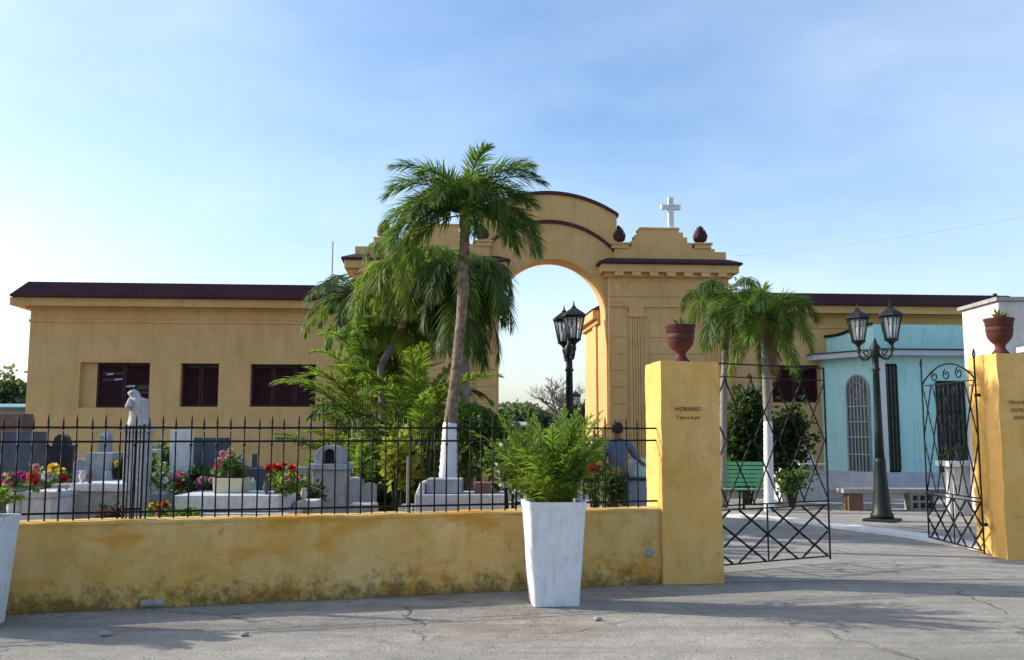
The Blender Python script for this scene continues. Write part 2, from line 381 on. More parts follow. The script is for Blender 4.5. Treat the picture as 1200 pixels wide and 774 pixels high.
M['graveground'] = simple('grave_ground', (0.22, 0.20, 0.17), (0.12, 0.11, 0.08), 1.4, 1.0, 0.7, 20, world=True, dist=0.02)

# ------------------------------------------------------------------ ground
WA = gr(20, 720); WB = gr(775, 684.5)                  # foot of the low wall, left and right
WTH = math.atan2(WB.y - WA.y, WB.x - WA.x)
LW = Frame((WA.x, WA.y), WTH)                          # low wall frame: t = 0 is its street face
g = MB(); g.add([(-900, -60, -0.012), (900, -60, -0.012), (900, 1500, -0.012), (-900, 1500, -0.012)], [(0, 1, 2, 3)])
tag(g.build('ground', M['earth']), kind='structure')
g = MB(); n = 1
p0 = LW.w(-40, 0.1, 0); p1 = LW.w(40, 0.1, 0)
g.add([(p0.x, -30, -0.004), (p1.x + 30, -30, -0.004), (p1.x + 30, 40, -0.004), (p1.x, p1.y, -0.004), (p0.x, p0.y, -0.004)], [(0, 1, 2, 4), (1, 2, 3, 4)][:1])
g = MB(); g.add([(-60, -30, -0.004), (60, -30, -0.004), (60, 34, -0.004), (-60, 34, -0.004)], [(0, 1, 2, 3)])
tag(g.build('road', M['road']), kind='structure')
pb = LW.w(6.6, 0.15, 0)
g = MB(); g.add([(1.9, 10.35, 0.0), (40, 13.2, 0.0), (40, 33, 0.0), (-0.2, 31, 0.0), (-0.4, 15.5, 0.0)], [(0, 1, 2, 3, 4)])
tag(g.build('courtyard_pavement', M['court']), kind='structure')
a = LW.w(-30, 0.15, 0); b = LW.w(6.2, 0.15, 0)
g = MB(); g.add([(a.x, a.y, 0.006), (b.x, b.y, 0.006), (-0.3, 15.4, 0.006), (-0.1, 24.5, 0.006), (-40, 22.0, 0.006)], [(0, 1, 2, 3, 4)])
tag(g.build('graveyard_soil', M['graveground']), kind='structure')
# pale raised kerb crossing the courtyard
k = MB(); cur = [gr(852, 606), gr(925, 612), gr(985, 620), gr(1060, 630), gr(1150, 646)]
lo = []; hi = []
for i, p in enumerate(cur):
    d = (cur[min(i+1, 4)] - cur[max(i-1, 0)]).normalized(); nn = Vector((-d.y, d.x, 0))
    lo.append(p - nn * 0.02); hi.append(p + nn * 0.42)
for i in range(4):
    z0, z1 = -0.02, 0.045
    q = [lo[i], lo[i+1], hi[i+1], hi[i]]
    k.add([(v.x, v.y, z0) for v in q] + [(v.x, v.y, z1) for v in q], [(4,5,6,7), (0,1,5,4), (2,3,7,6)] + ([(3,0,4,7)] if i == 0 else []) + ([(1,2,6,5)] if i == 3 else []))
tag(k.build('kerb', simple('pale_kerb', (0.74, 0.73, 0.70), (0.62, 0.61, 0.58), 4, 0.9, 0.3, 30)), kind='structure')

# ------------------------------------------------------------------ gatehouse
FR = Frame((-13.1, 25.5), R(4.7))
GH = empty('gatehouse_building', (FR.o.x, FR.o.y, 0), FR.th, 'long yellow cemetery gatehouse with a tall round arch and maroon roof edges', 'building')
def wall_holes(mb, s0, s1, z0, z1, t0, t1, holes):
    xs = sorted({s0, s1, *[h[0] for h in holes], *[h[1] for h in holes]}); zs = sorted({z0, z1, *[h[2] for h in holes], *[h[3] for h in holes]})
    def solid(i, k):
        if i < 0 or k < 0 or i >= len(xs)-1 or k >= len(zs)-1: return False
        cx, cz = (xs[i]+xs[i+1])/2, (zs[k]+zs[k+1])/2
        return not any(h[0] < cx < h[1] and h[2] < cz < h[3] for h in holes)
    for i in range(len(xs)-1):
        for k in range(len(zs)-1):
            if not solid(i, k): continue
            a, b, c, d = xs[i], xs[i+1], zs[k], zs[k+1]
            mb.add([(a,t0,c),(b,t0,c),(b,t0,d),(a,t0,d)], [(0,1,2,3)]); mb.add([(a,t1,c),(b,t1,c),(b,t1,d),(a,t1,d)], [(3,2,1,0)])
            if not solid(i-1, k): mb.add([(a,t0,c),(a,t0,d),(a,t1,d),(a,t1,c)], [(0,1,2,3)])
            if not solid(i+1, k): mb.add([(b,t0,c),(b,t1,c),(b,t1,d),(b,t0,d)], [(0,1,2,3)])
            if not solid(i, k-1): mb.add([(a,t0,c),(a,t1,c),(b,t1,c),(b,t0,c)], [(0,1,2,3)])
            if not solid(i, k+1): mb.add([(a,t0,d),(b,t0,d),(b,t1,d),(a,t1,d)], [(0,1,2,3)])
ZTOP = FR.z(60, 356)
s_l = FR.s(33, 420); s_pl = FR.s(410, 330); s_pr = FR.s(860, 330); s_r = s_pr + 8.2
sxl, sxr = FR.s(592, 400), FR.s(716, 400)
def hole(x0, x1, y0, y1): return (FR.s(x0, 450), FR.s(x1, 450), FR.z((x0+x1)/2, y1), FR.z((x0+x1)/2, y0))
h1, h2, h3, h4 = hole(93, 175, 425, 478), hole(211, 256, 426, 477), hole(293, 370, 427, 477), hole(905, 961, 428, 472)
lw_ = MB(); wall_holes(lw_, s_l, s_pl + 0.3, 0, ZTOP, 0, 0.35, [h1, h2, h3])
lw_.box(s_l, s_l + 0.35, 0.351, 7.0, 0, ZTOP).box(s_l, s_pl + 0.3, 7.0, 7.35, 0, ZTOP)
wing_l = lw_.build('wing_wall', M['facade'], GH)
rw_ = MB(); wall_holes(rw_, s_pr - 0.3, s_r, 0, ZTOP, 0, 0.35, [h4])
rw_.box(s_r - 0.35, s_r, 0.351, 7.0, 0, ZTOP).box(s_pr - 0.3, s_r, 7.0, 7.35, 0, ZTOP)
wing_r = rw_.build('wing_wall', M['facade'], GH)
def roof(parent, sa, sb, left_end, right_end, px):
    # sloping maroon tile skirt with hip ends, cornice under it
    ze = FR.z(px, 345.5 if px < 500 else 355.5, -0.55); zt = FR.z(px, 330.5 if px < 500 else 344.5, -0.38)
    ol = 0.34 if left_end else 0.0; orr = 0.55 if right_end else 0.0
    b = MB(); x0, x1 = sa - ol, sb + orr; i0, i1 = sa + (0.05 if left_end else 0), sb - (0.05 if right_end else 0)
    vs = [(x0, -0.55, ze), (x1, -0.55, ze), (x1, 7.9, ze), (x0, 7.9, ze), (i0, -0.38, zt), (i1, -0.38, zt), (i1, 7.2, zt), (i0, 7.2, zt)]
    b.add(vs + [(v[0], v[1], v[2] - 0.05) for v in vs[:4]], [(0,1,5,4), (1,2,6,5), (2,3,7,6), (3,0,4,7), (4,5,6,7), (8,9,1,0), (9,10,2,1), (10,11,3,2), (11,8,0,3), (11,10,9,8)])
    r = b.build('roof', M['maroon_roof'], parent)
    c = MB()
    zc = ze - 0.052
    for (o, za, zb) in ((0.40, zc - 0.22, zc), (0.10, zc - 0.28, zc - 0.223)):
        c.box(sa - (o if left_end else 0), sb + (o if right_end else 0), -o, 7.35 + o, za, zb)
    c.build('cornice', M['facade'], parent, bevel=0.012)
    zf = FR.z(px, 376 if px < 500 else 384)
    f = MB(); f.box(sa + (-0.03 if left_end else 0.0), sb + (0.03 if right_end else 0), -0.035, 0.001, zf - 0.04, zf + 0.03)
    f.build('string_course', M['facade'], parent)
    # roof edge seam
    e = MB(); 0 and e.box(x0 + (0.1 if left_end else 0), x1 - (0.1 if right_end else 0), -0.60, -0.551, ze - 0.055, ze + 0.02)
roof(wing_l, s_l, s_pl + 0.28, True, False, 60)
roof(wing_r, s_pr - 0.28, s_r, False, True, 1000)
def shutter(h, x0, x1, parent, leaves=2, missing=()):
    s = MB(); z0, z1 = h[2] + 0.01, h[3] - 0.01; fw = 0.05
    w = (x1 - x0) / leaves
    for L in range(leaves):
        a, b = x0 + w * L + 0.008, x0 + w * (L + 1) - 0.008
        s.box(a, a + fw, 0.20, 0.245, z0, z1).box(b - fw, b, 0.20, 0.245, z0, z1)
        s.box(a + fw, b - fw, 0.20, 0.245, z0, z0 + fw).box(a + fw, b - fw, 0.20, 0.245, z1 - fw, z1)
        z = z0 + fw + 0.01; i = 0
        while z < z1 - fw - 0.05:
            if (L, i) not in missing:
                s.add([(a+fw, 0.205, z), (b-fw, 0.205, z), (b-fw, 0.24, z+0.045), (a+fw, 0.24, z+0.045), (a+fw, 0.213, z-0.006), (b-fw, 0.213, z-0.006), (b-fw, 0.248, z+0.039), (a+fw, 0.248, z+0.039)],
                      [(0,1,2,3), (7,6,5,4), (0,4,5,1), (2,6,7,3)])
            z += 0.058; i += 1
    o = s.build('window_shutter', M['shutter'], parent)
    bk = MB(); bk.box(h[0] + 0.002, h[1] - 0.002, 0.30, 0.32, h[2] + 0.002, h[3] - 0.002); bk.build('window_backing', M['darkinside'], parent)
    return o
xa = FR.s(111, 450)
sh = shutter(h1, xa, h1[1] - 0.005, wing_l, 2, {(0, 12), (0, 15), (1, 8), (1, 9), (1, 6)})
b = MB(); b.box(h1[0] + 0.003, xa - 0.003, 0.16, 0.28, h1[2] + 0.003, h1[3] - 0.003); b.build('infill_panel', M['facade'], wing_l)
b = MB()
for (px0, px1, py) in ((134, 143, 446), (147, 158, 454), (125, 133, 440)):
    zz = FR.z((px0+px1)/2, py, 0.2); b.add([(FR.s(px0, py, .19), .185, zz), (FR.s(px1, py, .19), .19, zz+.01), (FR.s(px1, py, .19), .235, zz+.06), (FR.s(px0, py, .19), .23, zz+.05)], [(0,1,2,3)])
b.build('light_glints', M['paleblue'], sh)  # pale quads paint the glints of light showing through the broken louvres
shutter(h2, h2[0] + 0.005, h2[1] - 0.005, wing_l, 2)
shutter(h3, h3[0] + 0.005, h3[1] - 0.005, wing_l, 3)
shutter(h4, h4[0] + 0.005, h4[1] - 0.005, wing_r, 2)

# arch between the two pavilions
cs = FR.s(648, 400); zsp = FR.z(648, 366); RI = FR.z(648, 303.5) - zsp
hw = (FR.s(723, 280) - FR.s(563, 280)) / 2; co = (FR.s(723, 280) + FR.s(563, 280)) / 2
zpk = FR.z(643, 228); zend = FR.z(723, 253)
sag = zpk - zend; RO = (hw * hw + sag * sag) / (2 * sag); zco = zpk - RO
def ztop(x): return zco + math.sqrt(max(0.01, RO * RO - (x - co) ** 2))
def outer(a):
    lo_, hi_ = RI, 8.0; dx, dz = math.cos(a), math.sin(a)
    for _ in range(50):
        r = (lo_ + hi_) / 2; x, z = cs + dx * r, zsp + dz * r
        if abs(x - co) > hw or z > ztop(max(co - hw, min(co + hw, x))): hi_ = r
        else: lo_ = r
    return cs + dx * lo_, zsp + dz * lo_
ang = sorted([PI * i / 44 for i in range(45)] + [math.atan2(zend - zsp, co + hw - cs), math.atan2(zend - zsp, co - hw - cs)])
TA0, TA1 = 0.02, 0.95
ar = MB()
inn = [(cs + RI * math.cos(a), zsp + RI * math.sin(a)) for a in ang]; ou = [outer(a) for a in ang]
inn = [(inn[0][0], 0.0)] + inn + [(inn[-1][0], 0.0)]; ou = [(ou[0][0], 0.0)] + ou + [(ou[-1][0], 0.0)]
n = len(inn); vs = [(x, TA0, z) for x, z in inn] + [(x, TA0, z) for x, z in ou] + [(x, TA1, z) for x, z in inn] + [(x, TA1, z) for x, z in ou]
fs = []
for i in range(n - 1):
    fs += [(i, i+n, i+n+1, i+1), (i+2*n+1, i+3*n+1, i+3*n, i+2*n), (i, i+1, i+1+2*n, i+2*n), (i+n, i+3*n, i+3*n+1, i+n+1)]
ar.add(vs, fs)
arch = ar.build('arch', M['facade'], GH)
def arc_band(name, fz, x0, x1, t0, t1, h, mat, parent):
    b = MB(); N = 36; pts = [(x0 + (x1-x0)*i/N) for i in range(N+1)]
    for i in range(N):
        a, c = pts[i], pts[i+1]; za, zc = fz(a), fz(c)
        b.add([(a,t0,za),(c,t0,zc),(c,t0,zc+h),(a,t0,za+h),(a,t1,za),(c,t1,zc),(c,t1,zc+h),(a,t1,za+h)], [(0,1,2,3),(7,6,5,4),(3,2,6,7),(4,5,1,0)] + ([(0,3,7,4)] if i == 0 else []) + ([(1,5,6,2)] if i == N-1 else []))
    return b.build(name, mat, parent)
arc_band('coping', lambda x: ztop(x) + 0.003, co - hw - 0.05, co + hw + 0.05, TA0 - 0.07, TA1 + 0.07, 0.09, M['maroon'], arch)
z2p, z2e = FR.z(643, 262), FR.z(723, 300); sg = z2p - z2e; R2 = (hw*hw + sg*sg) / (2*sg)
arc_band('moulding', lambda x: z2p - R2 + math.sqrt(R2*R2 - (x-co)**2), co - hw + 0.01, co + hw - 0.01, TA0 - 0.06, TA0 + 0.001, 0.10, M['maroon'], arch)

def finial_mesh():
    b = MB(); b.lathe([(0.10, 0), (0.13, 0.03), (0.10, 0.07), (0.21, 0.12), (0.24, 0.22), (0.215, 0.34), (0.14, 0.48), (0.06, 0.60), (0.012, 0.68)], 16)
    for r_, (z, rr) in enumerate(((0.13, 0.225), (0.22, 0.245), (0.31, 0.225), (0.40, 0.18), (0.49, 0.12))):
        for k in range(9 - r_):
            a = 2*PI*(k + 0.5*(r_ % 2)) / (9 - r_); u = Vector((math.cos(a), math.sin(a), 0)); q = Vector((-u.y, u.x, 0)); wd = 0.085
            b.add([u*rr*0.9 + q*wd + Vector((0,0,z)), u*rr*0.9 - q*wd + Vector((0,0,z)), u*(rr+0.02) + Vector((0,0,z+0.06)), u*(rr*0.93) + Vector((0,0,z+0.15))], [(0,1,2), (1,3,2), (3,0,2)])
    return b.mesh('finial', M['finial'], True)
FIN = finial_mesh()
TP = -0.25                                  # street face of the pavilions
def pavilion(xl, xr, pxl, mirror, cross):
    # xl,xr = wall ends (s)
    c = MB(); c.box(xl, xr, TP, 1.0, 0, FR.z(790, 326, TP)); pv = c.build('pavilion_wall', M['facade'], GH)
    zc0, zc1, zc2, zc3 = FR.z(790, 333, TP), FR.z(790, 326, TP), FR.z(790, 312, TP), FR.z(790, 303.5, TP)
    oL = oR = 0.30
    b = MB()
    b.box(xl-0.10, xr+0.10, TP-0.10, 1.1, zc1 + 0.002, zc1 + 0.12); b.box(xl-0.24, xr+0.24, TP-0.26, 1.2, zc1 + 0.122, zc2)
    b.build('cornice', M['facade'], pv, bevel=0.015)
    t = MB(); t.add([(xl-0.32, TP-0.36, zc2+.002), (xr+0.32, TP-0.36, zc2+.002), (xr+0.32, 1.3, zc2+.002), (xl-0.32, 1.3, zc2+.002), (xl-0.32, TP-0.36, zc2+.06), (xr+0.32, TP-0.36, zc2+.06), (xr+0.32, 1.3, zc2+.06), (xl-0.32, 1.3, zc2+.06), (xl-0.02, TP+0.02, zc3), (xr+0.02, TP+0.02, zc3), (xr+0.02, 1.0, zc3), (xl-0.02, 1.0, zc3)],
          [(3,2,1,0), (0,1,5,4), (1,2,6,5), (2,3,7,6), (3,0,4,7), (4,5,9,8), (5,6,10,9), (6,7,11,10), (7,4,8,11), (8,9,10,11)])
    t.build('tile_course', M['maroon_roof'], pv)
    nm = 7
    mt = MB().box(-0.12, 0.12, -0.20, 0.0, 0, 0.11).mesh('mutule', M['facade'])
    for i in range(nm):
        inst('mutule', mt, pv, (xl + (xr-xl)*(i+0.5)/nm, TP - 0.102, zc1 + 0.005))
    # parapet with stepped centre
    W = xr - xl; zb = zc3 + 0.002
    st = 0.155
    prof = [(0.06, 0.30), (0.155, 0.30), (0.155, 0.36), (0.205, 0.36), (0.205, 0.55), (0.235, 0.55), (0.235, 0.72), (0.275, 0.72), (0.275, 0.88), (0.60, 0.88), (0.60, 0.80), (0.635, 0.80), (0.635, 0.66), (0.67, 0.66), (0.67, 0.50), (0.71, 0.50), (0.71, 0.33), (0.90, 0.33), (0.90, 0.24), (0.995, 0.24)]
    prof = [(0.06, 0.0)] + prof + [(0.995, 0.0)]
    pts = [((xl + W*u) if not mirror else (xr - W*u), zb + h) for u, h in prof]
    p = MB()
    for i in range(1, len(prof) - 2):
        (ua, ha), (ub, hb) = prof[i], prof[i+1]
        if ub - ua > 1e-6:
            A, B = (xl + W*ua, xl + W*ub) if not mirror else (xr - W*ub, xr - W*ua)
            p.box(A, B, TP + 0.12, TP + 0.62, zb, zb + ha)
    pp = p.build('parapet', M['facade'], pv)
    cap = MB(); A, B = (xl + W*0.275, xl + W*0.60) if not mirror else (xr - W*0.60, xr - W*0.275)
    cap.box(A - 0.02, B + 0.02, TP + 0.09, TP + 0.65, zb + 0.882, zb + 0.93); cap.build('parapet_cap', M['facade'], pp)
    for u, hh in ((0.105, 0.30), (0.80, 0.33)):
        x = xl + W*u if not mirror else xr - W*u
        d = MB(); d.box(x-0.24, x+0.24, TP+0.08, TP+0.66, zb + hh + 0.001, zb + hh + 0.12).box(x-0.28, x+0.28, TP+0.04, TP+0.70, zb+hh+0.121, zb+hh+0.17)
        pd = d.build('finial_plinth', M['facade'], pp)
        inst('finial', FIN, pp, (x, TP + 0.37, zb + hh + 0.172), sc=0.84)
    if cross:
        x = FR.s(786, 255, TP + 0.37); z0 = zb + 0.932; z1 = FR.z(786, 232, TP + 0.37)
        k = MB(); k.box(x-0.075, x+0.075, TP+0.30, TP+0.44, z0, z1); za = z0 + (z1-z0)*0.60
        k.box(x-0.29, x-0.0752, TP+0.305, TP+0.435, za+.02, za+0.17).box(x+0.0752, x+0.29, TP+0.305, TP+0.435, za+.02, za+0.17)
        k.box(x-0.17, x+0.17, TP+0.24, TP+0.50, z0 - 0.001, z0 + 0.05)
        k.build('cross', M['white'], pp, bevel=0.012)
    # entablature lines and fluted pilasters
    za0, za1 = FR.z(745, 372, TP), FR.z(745, 360, TP)
    e = MB(); e.box(xl+0.0, xr+0.02, TP-0.05, TP+0.001, za1, za1 + 0.09); e.box(xl, xr + 0.02, TP - 0.03, TP+0.001, za1+0.30, za1+0.34); e.build('architrave', M['facade'], pv)
    for u in (0.22, 0.90):
        x = xl + W*u if not mirror else xr - W*u
        q = MB()
        for i in range(5): 
            xx = x - 0.18 + 0.072*i; q.box(xx, xx+0.052, TP-0.075, TP+0.001, 0.55, za0)
        q.box(x-0.20, x+0.20, TP-0.035, TP+0.002, 0.50, za0 + 0.001)
        q.box(x-0.24, x+0.24, TP-0.10, TP+0.001, 0.0, 0.50).box(x-0.25, x+0.25, TP-0.11, TP+0.001, za0 + 0.002, za0+0.10).box(x-0.21, x+0.21, TP-0.09, TP+0.001, za0+0.102, za1-0.002)
        q.build('pilaster', M['facade'], pv)
    # stone-like courses in the panel between
    x0, x1 = (xl + W*0.33, xl + W*0.79) if not mirror else (xr - W*0.79, xr - W*0.33)
    zz = 0.55; ch = (za0 - 0.1 - zz) / 9
    cm = MB().box(0, x1 - x0, -0.022, 0.001, 0, ch - 0.025).mesh('stone_course', M['facade'])
    for i in range(9): inst('stone_course', cm, pv, (x0, TP, zz + ch*i))
    xq0, xq1 = (xl + 0.05, xl + W*0.22 - 0.28) if not mirror else (xr - W*0.22 + 0.28, xr - 0.05)
    if xq1 - xq0 > 0.1:
        cm = MB().box(0, xq1 - xq0, -0.02, 0.001, 0, ch - 0.025).mesh('stone_course', M['facade'])
        for i in range(9): inst('stone_course', cm, pv, (xq0, TP, zz + ch*i))
    sc = MB(); xx = xl + 0.42 if not mirror else xr - 0.42
    sc.tube([(xx + 0.10*math.cos(a)*(1-a/14), TP - 0.05, za1 - 0.05 + 0.22*math.sin(a*0.5)*(1-a/14)) for a in [i*0.35 for i in range(18)]], 0.03, 5)
    sc.build('scroll_bracket', M['facade'], pv)
    return pv
sx_in_r = cs + RI + 0.035; sx_in_l = cs - RI - 0.035
pavilion(sx_in_r, FR.s(854, 340, TP), 0, False, True)
pavilion(FR.s(414, 340, TP), sx_in_l, 0, True, False)
# rear wing behind the right pavilion, its lit cornice showing through the arch
def rear():
    b = MB(); x0 = FR.s(699, 430, 4.2); zt = FR.z(694, 372, 4.2)
    b.box(x0, x0 + 3.0, 1.02, 6.6, 0, zt); rv = b.build('rear_wall', M['facade'], GH)
    c = MB(); c.box(x0 - 0.12, x0 + 3.0, 3.30, 6.7, zt - 0.30, zt - 0.16).box(x0 - 0.27, x0 + 3.0, 3.25, 6.8, zt - 0.158, zt + 0.12); c.build('cornice', M['facade'], rv)
    r = MB(); r.add([(x0-0.33, 3.22, zt+.122), (x0+3.0, 3.22, zt+.122), (x0+3.0, 6.9, zt+.122), (x0-.33, 6.9, zt+.122), (x0+.2, 3.4, zt+.42), (x0+3.0, 3.4, zt+.42), (x0+3.0, 6.6, zt+.42), (x0+.2, 6.6, zt+.42)], [(3,2,1,0), (0,1,5,4), (1,2,6,5), (2,3,7,6), (3,0,4,7), (4,5,6,7)]); r.build('roof', M['urn'], rv)
    q = MB(); q.box(x0-0.07, x0-0.001, 3.9, 4.5, 0, zt - 0.302); q.build('pilaster', M['facade'], rv)
rear()
# antenna on the left wing roof
p = FR.w(FR.s(389, 332, 1.2), 1.2, 0); zt = FR.z(60, 330.5, -0.38)
an = MB(); an.tube([(p.x, p.y, zt - 0.004), (p.x, p.y, FR.z(389, 283, 1.2))], 0.022, 6).tube([(p.x - 0.0, p.y, zt + 0.28), (p.x + 0.25, p.y, zt + 0.28)], 0.015, 5)
tag(an.build('antenna_pole', M['tanpipe']), 'thin bare metal pole standing on the left wing roof', 'pole')
# overhead cable
c0 = FR.w(FR.s(862, 300, 0.1), 0.1, FR.z(862, 300, 0.1)); c1 = at(1290, 238, 16.0)
cb = MB(); cb.tube([c0.lerp(c1, i/16) + Vector((0, 0, -0.12*4*(i/16)*(1-i/16))) for i in range(17)], 0.0045, 4)
tag(cb.build('overhead_cable', M['tanpipe']), 'thin dark overhead cable crossing the sky at right', 'cable')

# ------------------------------------------------------------------ turquoise mausoleum
mz = Vector((10.6, 26.2, 0)); MS = empty('turquoise_mausoleum', mz, 0, 'turquoise flat-roofed chapel with arched grille window beside the double lamp post', 'mausoleum')
C0 = gr(1037, 578); C0 = Vector((C0.x, C0.y, 0)); th = FR.th
e_ = Vector((math.cos(th), math.sin(th), 0)); n_ = Vector((-math.sin(th), math.cos(th), 0))
ch_ = (-e_ * 0.52 + n_ * 0.85).normalized()
E0 = C0 + ch_ * 1.75
RGT = C0 + e_ * 4.3
BK = 2.45
def plan(off):
    a = RGT + e_*off - n_*off; b = C0 - n_*off - e_*off*0.35; c = E0 - e_*off*0.9 - n_*off*0.25; d = E0 - e_*off*0.9 + n_*(BK - 1.49); ee = RGT + e_*off + n_*BK
    return [(a.x, a.y), (ee.x, ee.y), (d.x, d.y), (c.x, c.y), (b.x, b.y)][::1]
zpl = at(1100, 554, C0.y).z; zsl = at(1080, 418, C0.y).z; zsl2 = at(1080, 411.5, C0.y).z; zpr = at(1080, 379, C0.y).z
b = MB(); b.prism_z(plan(0.0), zpl, zsl); body = wbuild(b, 'wall', M['turq'], MS)
b = MB(); b.prism_z(plan(0.07), 0, zpl - 0.002); wbuild(b, 'plinth', M['paleblue'], MS)
b = MB(); b.prism_z(plan(0.42), zsl + 0.002, zsl2); sl_ = wbuild(b, 'roof_slab', M['paleblue'], MS, bevel=0.01)
b = MB(); b.prism_z(plan(0.46), zsl2 + 0.002, zsl2 + 0.03); wbuild(b, 'slab_edge', M['lampiron'], MS)
# parapet: front panel and scalloped side
pf = MB(); f0 = C0 + n_*0.25; f1 = RGT + n_*0.25
def slabwall(mb, p, q, tdir, th_, z0, tops):
    N = len(tops) - 1; d = q - p
    for i in range(N):
        a = p + d*(i/N); b2 = p + d*((i+1)/N)
        vs = [a, b2, b2 + tdir*th_, a + tdir*th_]
        mb.add([(v.x, v.y, z0) for v in vs] + [(vs[0].x, vs[0].y, tops[i]), (vs[1].x, vs[1].y, tops[i+1]), (vs[2].x, vs[2].y, tops[i+1]), (vs[3].x, vs[3].y, tops[i])], [(0,1,5,4), (2,3,7,6), (4,5,6,7)] + ([(3,0,4,7)] if i == 0 else []) + ([(1,2,6,5)] if i == N-1 else []))
slabwall(pf, f0, f1, n_, 0.2, zsl2 + 0.032, [zpr, zpr])
wbuild(pf, 'parapet', M['turq'], MS)
tops = [zpr - (zpr - zsl2 - 0.55) * (0.5 - 0.5*math.cos(PI*min(1, i/9))) for i in range(13)]
ps = MB(); slabwall(ps, f0 - e_*0.012, E0 + n_*0.5 + e_*0.1, (e_*0.85 + n_*0.5).normalized(), 0.2, zsl2 + 0.033, tops); par = wbuild(ps, 'side_parapet', M['turq'], MS)
tr = MB(); slabwall(tr, f0 - e_*0.05, E0 + n_*0.5 + e_*0.06, (e_*0.85 + n_*0.5).normalized(), 0.28, zpr - 0.9, [z + 0.03 for z in tops])
# dark coping following the scallop
cp = MB(); A = f0 - e_*0.04; B = E0 + n_*0.5 + e_*0.07
cp.tube([Vector((A.lerp(B, i/12).x, A.lerp(B, i/12).y, tops[i] + 0.02)) for i in range(13)], 0.045, 6); wbuild(cp, 'coping', M['lampiron'], par)
# corner pier, its white colour painting sunlight on the turquoise corner
cpv = MB(); cc = C0 - n_*0.012
q = [C0 - e_*0.11 - n_*0.07, C0 + e_*0.13 - n_*0.07, C0 + e_*0.13 + n_*0.05, C0 - e_*0.11 + n_*0.05]
cpv.prism_z([(v.x, v.y) for v in q], zpl, zsl + 0.001); wbuild(cpv, 'corner_pier', M['white'], MS)
# arched grille window on the chamfer
CF = Frame((C0.x, C0.y), math.atan2(ch_.y, ch_.x) + PI)      # e points from E0 to C0
wl, wr = CF.s(995, 500), CF.s(1019, 500); wz0 = CF.z(1007, 553); wz1 = CF.z(1007, 441); wcx = (wl+wr)/2; wrad = (wr-wl)/2
GW = lambda s, t, z: CF.w(s, t, z)
def arched(s0, s1, z0, z1, t, N=12):
    r = (s1-s0)/2; cx = (s0+s1)/2; hh = min(r*1.15, z1-z0)
    return [GW(s0, t, z0), GW(s1, t, z0)] + [GW(cx + r*math.cos(PI*i/N), t, z1 - hh + hh*math.sin(PI*i/N)) for i in range(N+1)]
b = MB(); pl_ = arched(wl, wr, wz0, wz1, -0.012); n = len(pl_); bk = arched(wl, wr, wz0, wz1, 0.0)
b.add(pl_ + bk, [tuple(range(n))] + [(i, (i+1)%n, (i+1)%n+n, i+n) for i in range(n)]); win = wbuild(b, 'window', simple('teal_glass', (0.05, 0.10, 0.105), (0.03, 0.065, 0.07), 4, 0.25, 0.0, spec=0.5), MS)
b = MB(); fr_ = arched(wl-0.02, wr+0.02, wz0, wz1+0.02, -0.03); b.tube(fr_ + [fr_[0]], 0.03, 5); wbuild(b, 'window_frame', M['greymarble'], win)
for i in range(1, 6):
    s = wl + (wr-wl)*i/6; r = wrad; top = wz1 - r*1.15 + 1.15*math.sqrt(max(0, r*r-(s-wcx)**2))
    b = MB(); b.tube([GW(s, -0.05, wz0+0.02), GW(s, -0.05, top)], 0.010, 4); wbuild(b, 'grille_bar', M['paleblue'], win)
for zz in (0.18, 0.36, 0.52, 0.68):
    z = wz0 + (wz1-wz0)*zz; b = MB(); b.tube([GW(wl, -0.065, z), GW(wr, -0.065, z)], 0.012, 4); wbuild(b, 'grille_bar', M['marble'], win)
b = MB(); zc = wz1 - wrad*1.3; b.tube([GW(wcx + 0.22*math.cos(a), -0.055, zc + 0.22*math.sin(a)) for a in [2*PI*i/14 for i in range(15)]], 0.014, 4); wbuild(b, 'grille_rosette', M['cement'], win)
# narrow side window and door on the front
MF = Frame((C0.x, C0.y), th)
def opening(x0, x1, y0, y1, name, bars):
    s0, s1 = MF.s(x0, y1), MF.s(x1, y1); z1, z0 = MF.z((x0+x1)/2, y0), MF.z((x0+x1)/2, y1)
    b = MB(); P = [MF.w(s0, -0.012, z0), MF.w(s1, -0.012, z0), MF.w(s1, -0.012, z1), MF.w(s0, -0.012, z1)]; Q = [MF.w(s0, 0, z0), MF.w(s1, 0, z0), MF.w(s1, 0, z1), MF.w(s0, 0, z1)]
    b.add(P + Q, [(0,1,2,3), (0,4,5,1), (1,5,6,2), (2,6,7,3), (3,7,4,0)]); o = wbuild(b, name, M['darkinside'], MS)
    f = MB()
    for (A, B) in ((P[0], P[3]), (P[1], P[2]), (P[3], P[2]), (P[0], P[1])): f.tube([A, B], 0.035, 4)
    wbuild(f, 'frame', M['lampiron'], o)
    for i in range(1, bars):
        g_ = MB(); g_.tube([P[0].lerp(P[1], i/bars) - n_*0.02, P[3].lerp(P[2], i/bars) - n_*0.02], 0.016, 4); wbuild(g_, 'grille_bar', M['lampiron'], o)
    for i in range(1, 6):
        g_ = MB(); g_.tube([P[0].lerp(P[3], i/6) - n_*0.035, P[1].lerp(P[2], i/6) - n_*0.035], 0.009, 4); wbuild(g_, 'grille_bar', M['lampiron'], o)
opening(1042, 1055, 428, 552, 'window', 3)
opening(1102, 1134, 448, 553, 'door', 6)

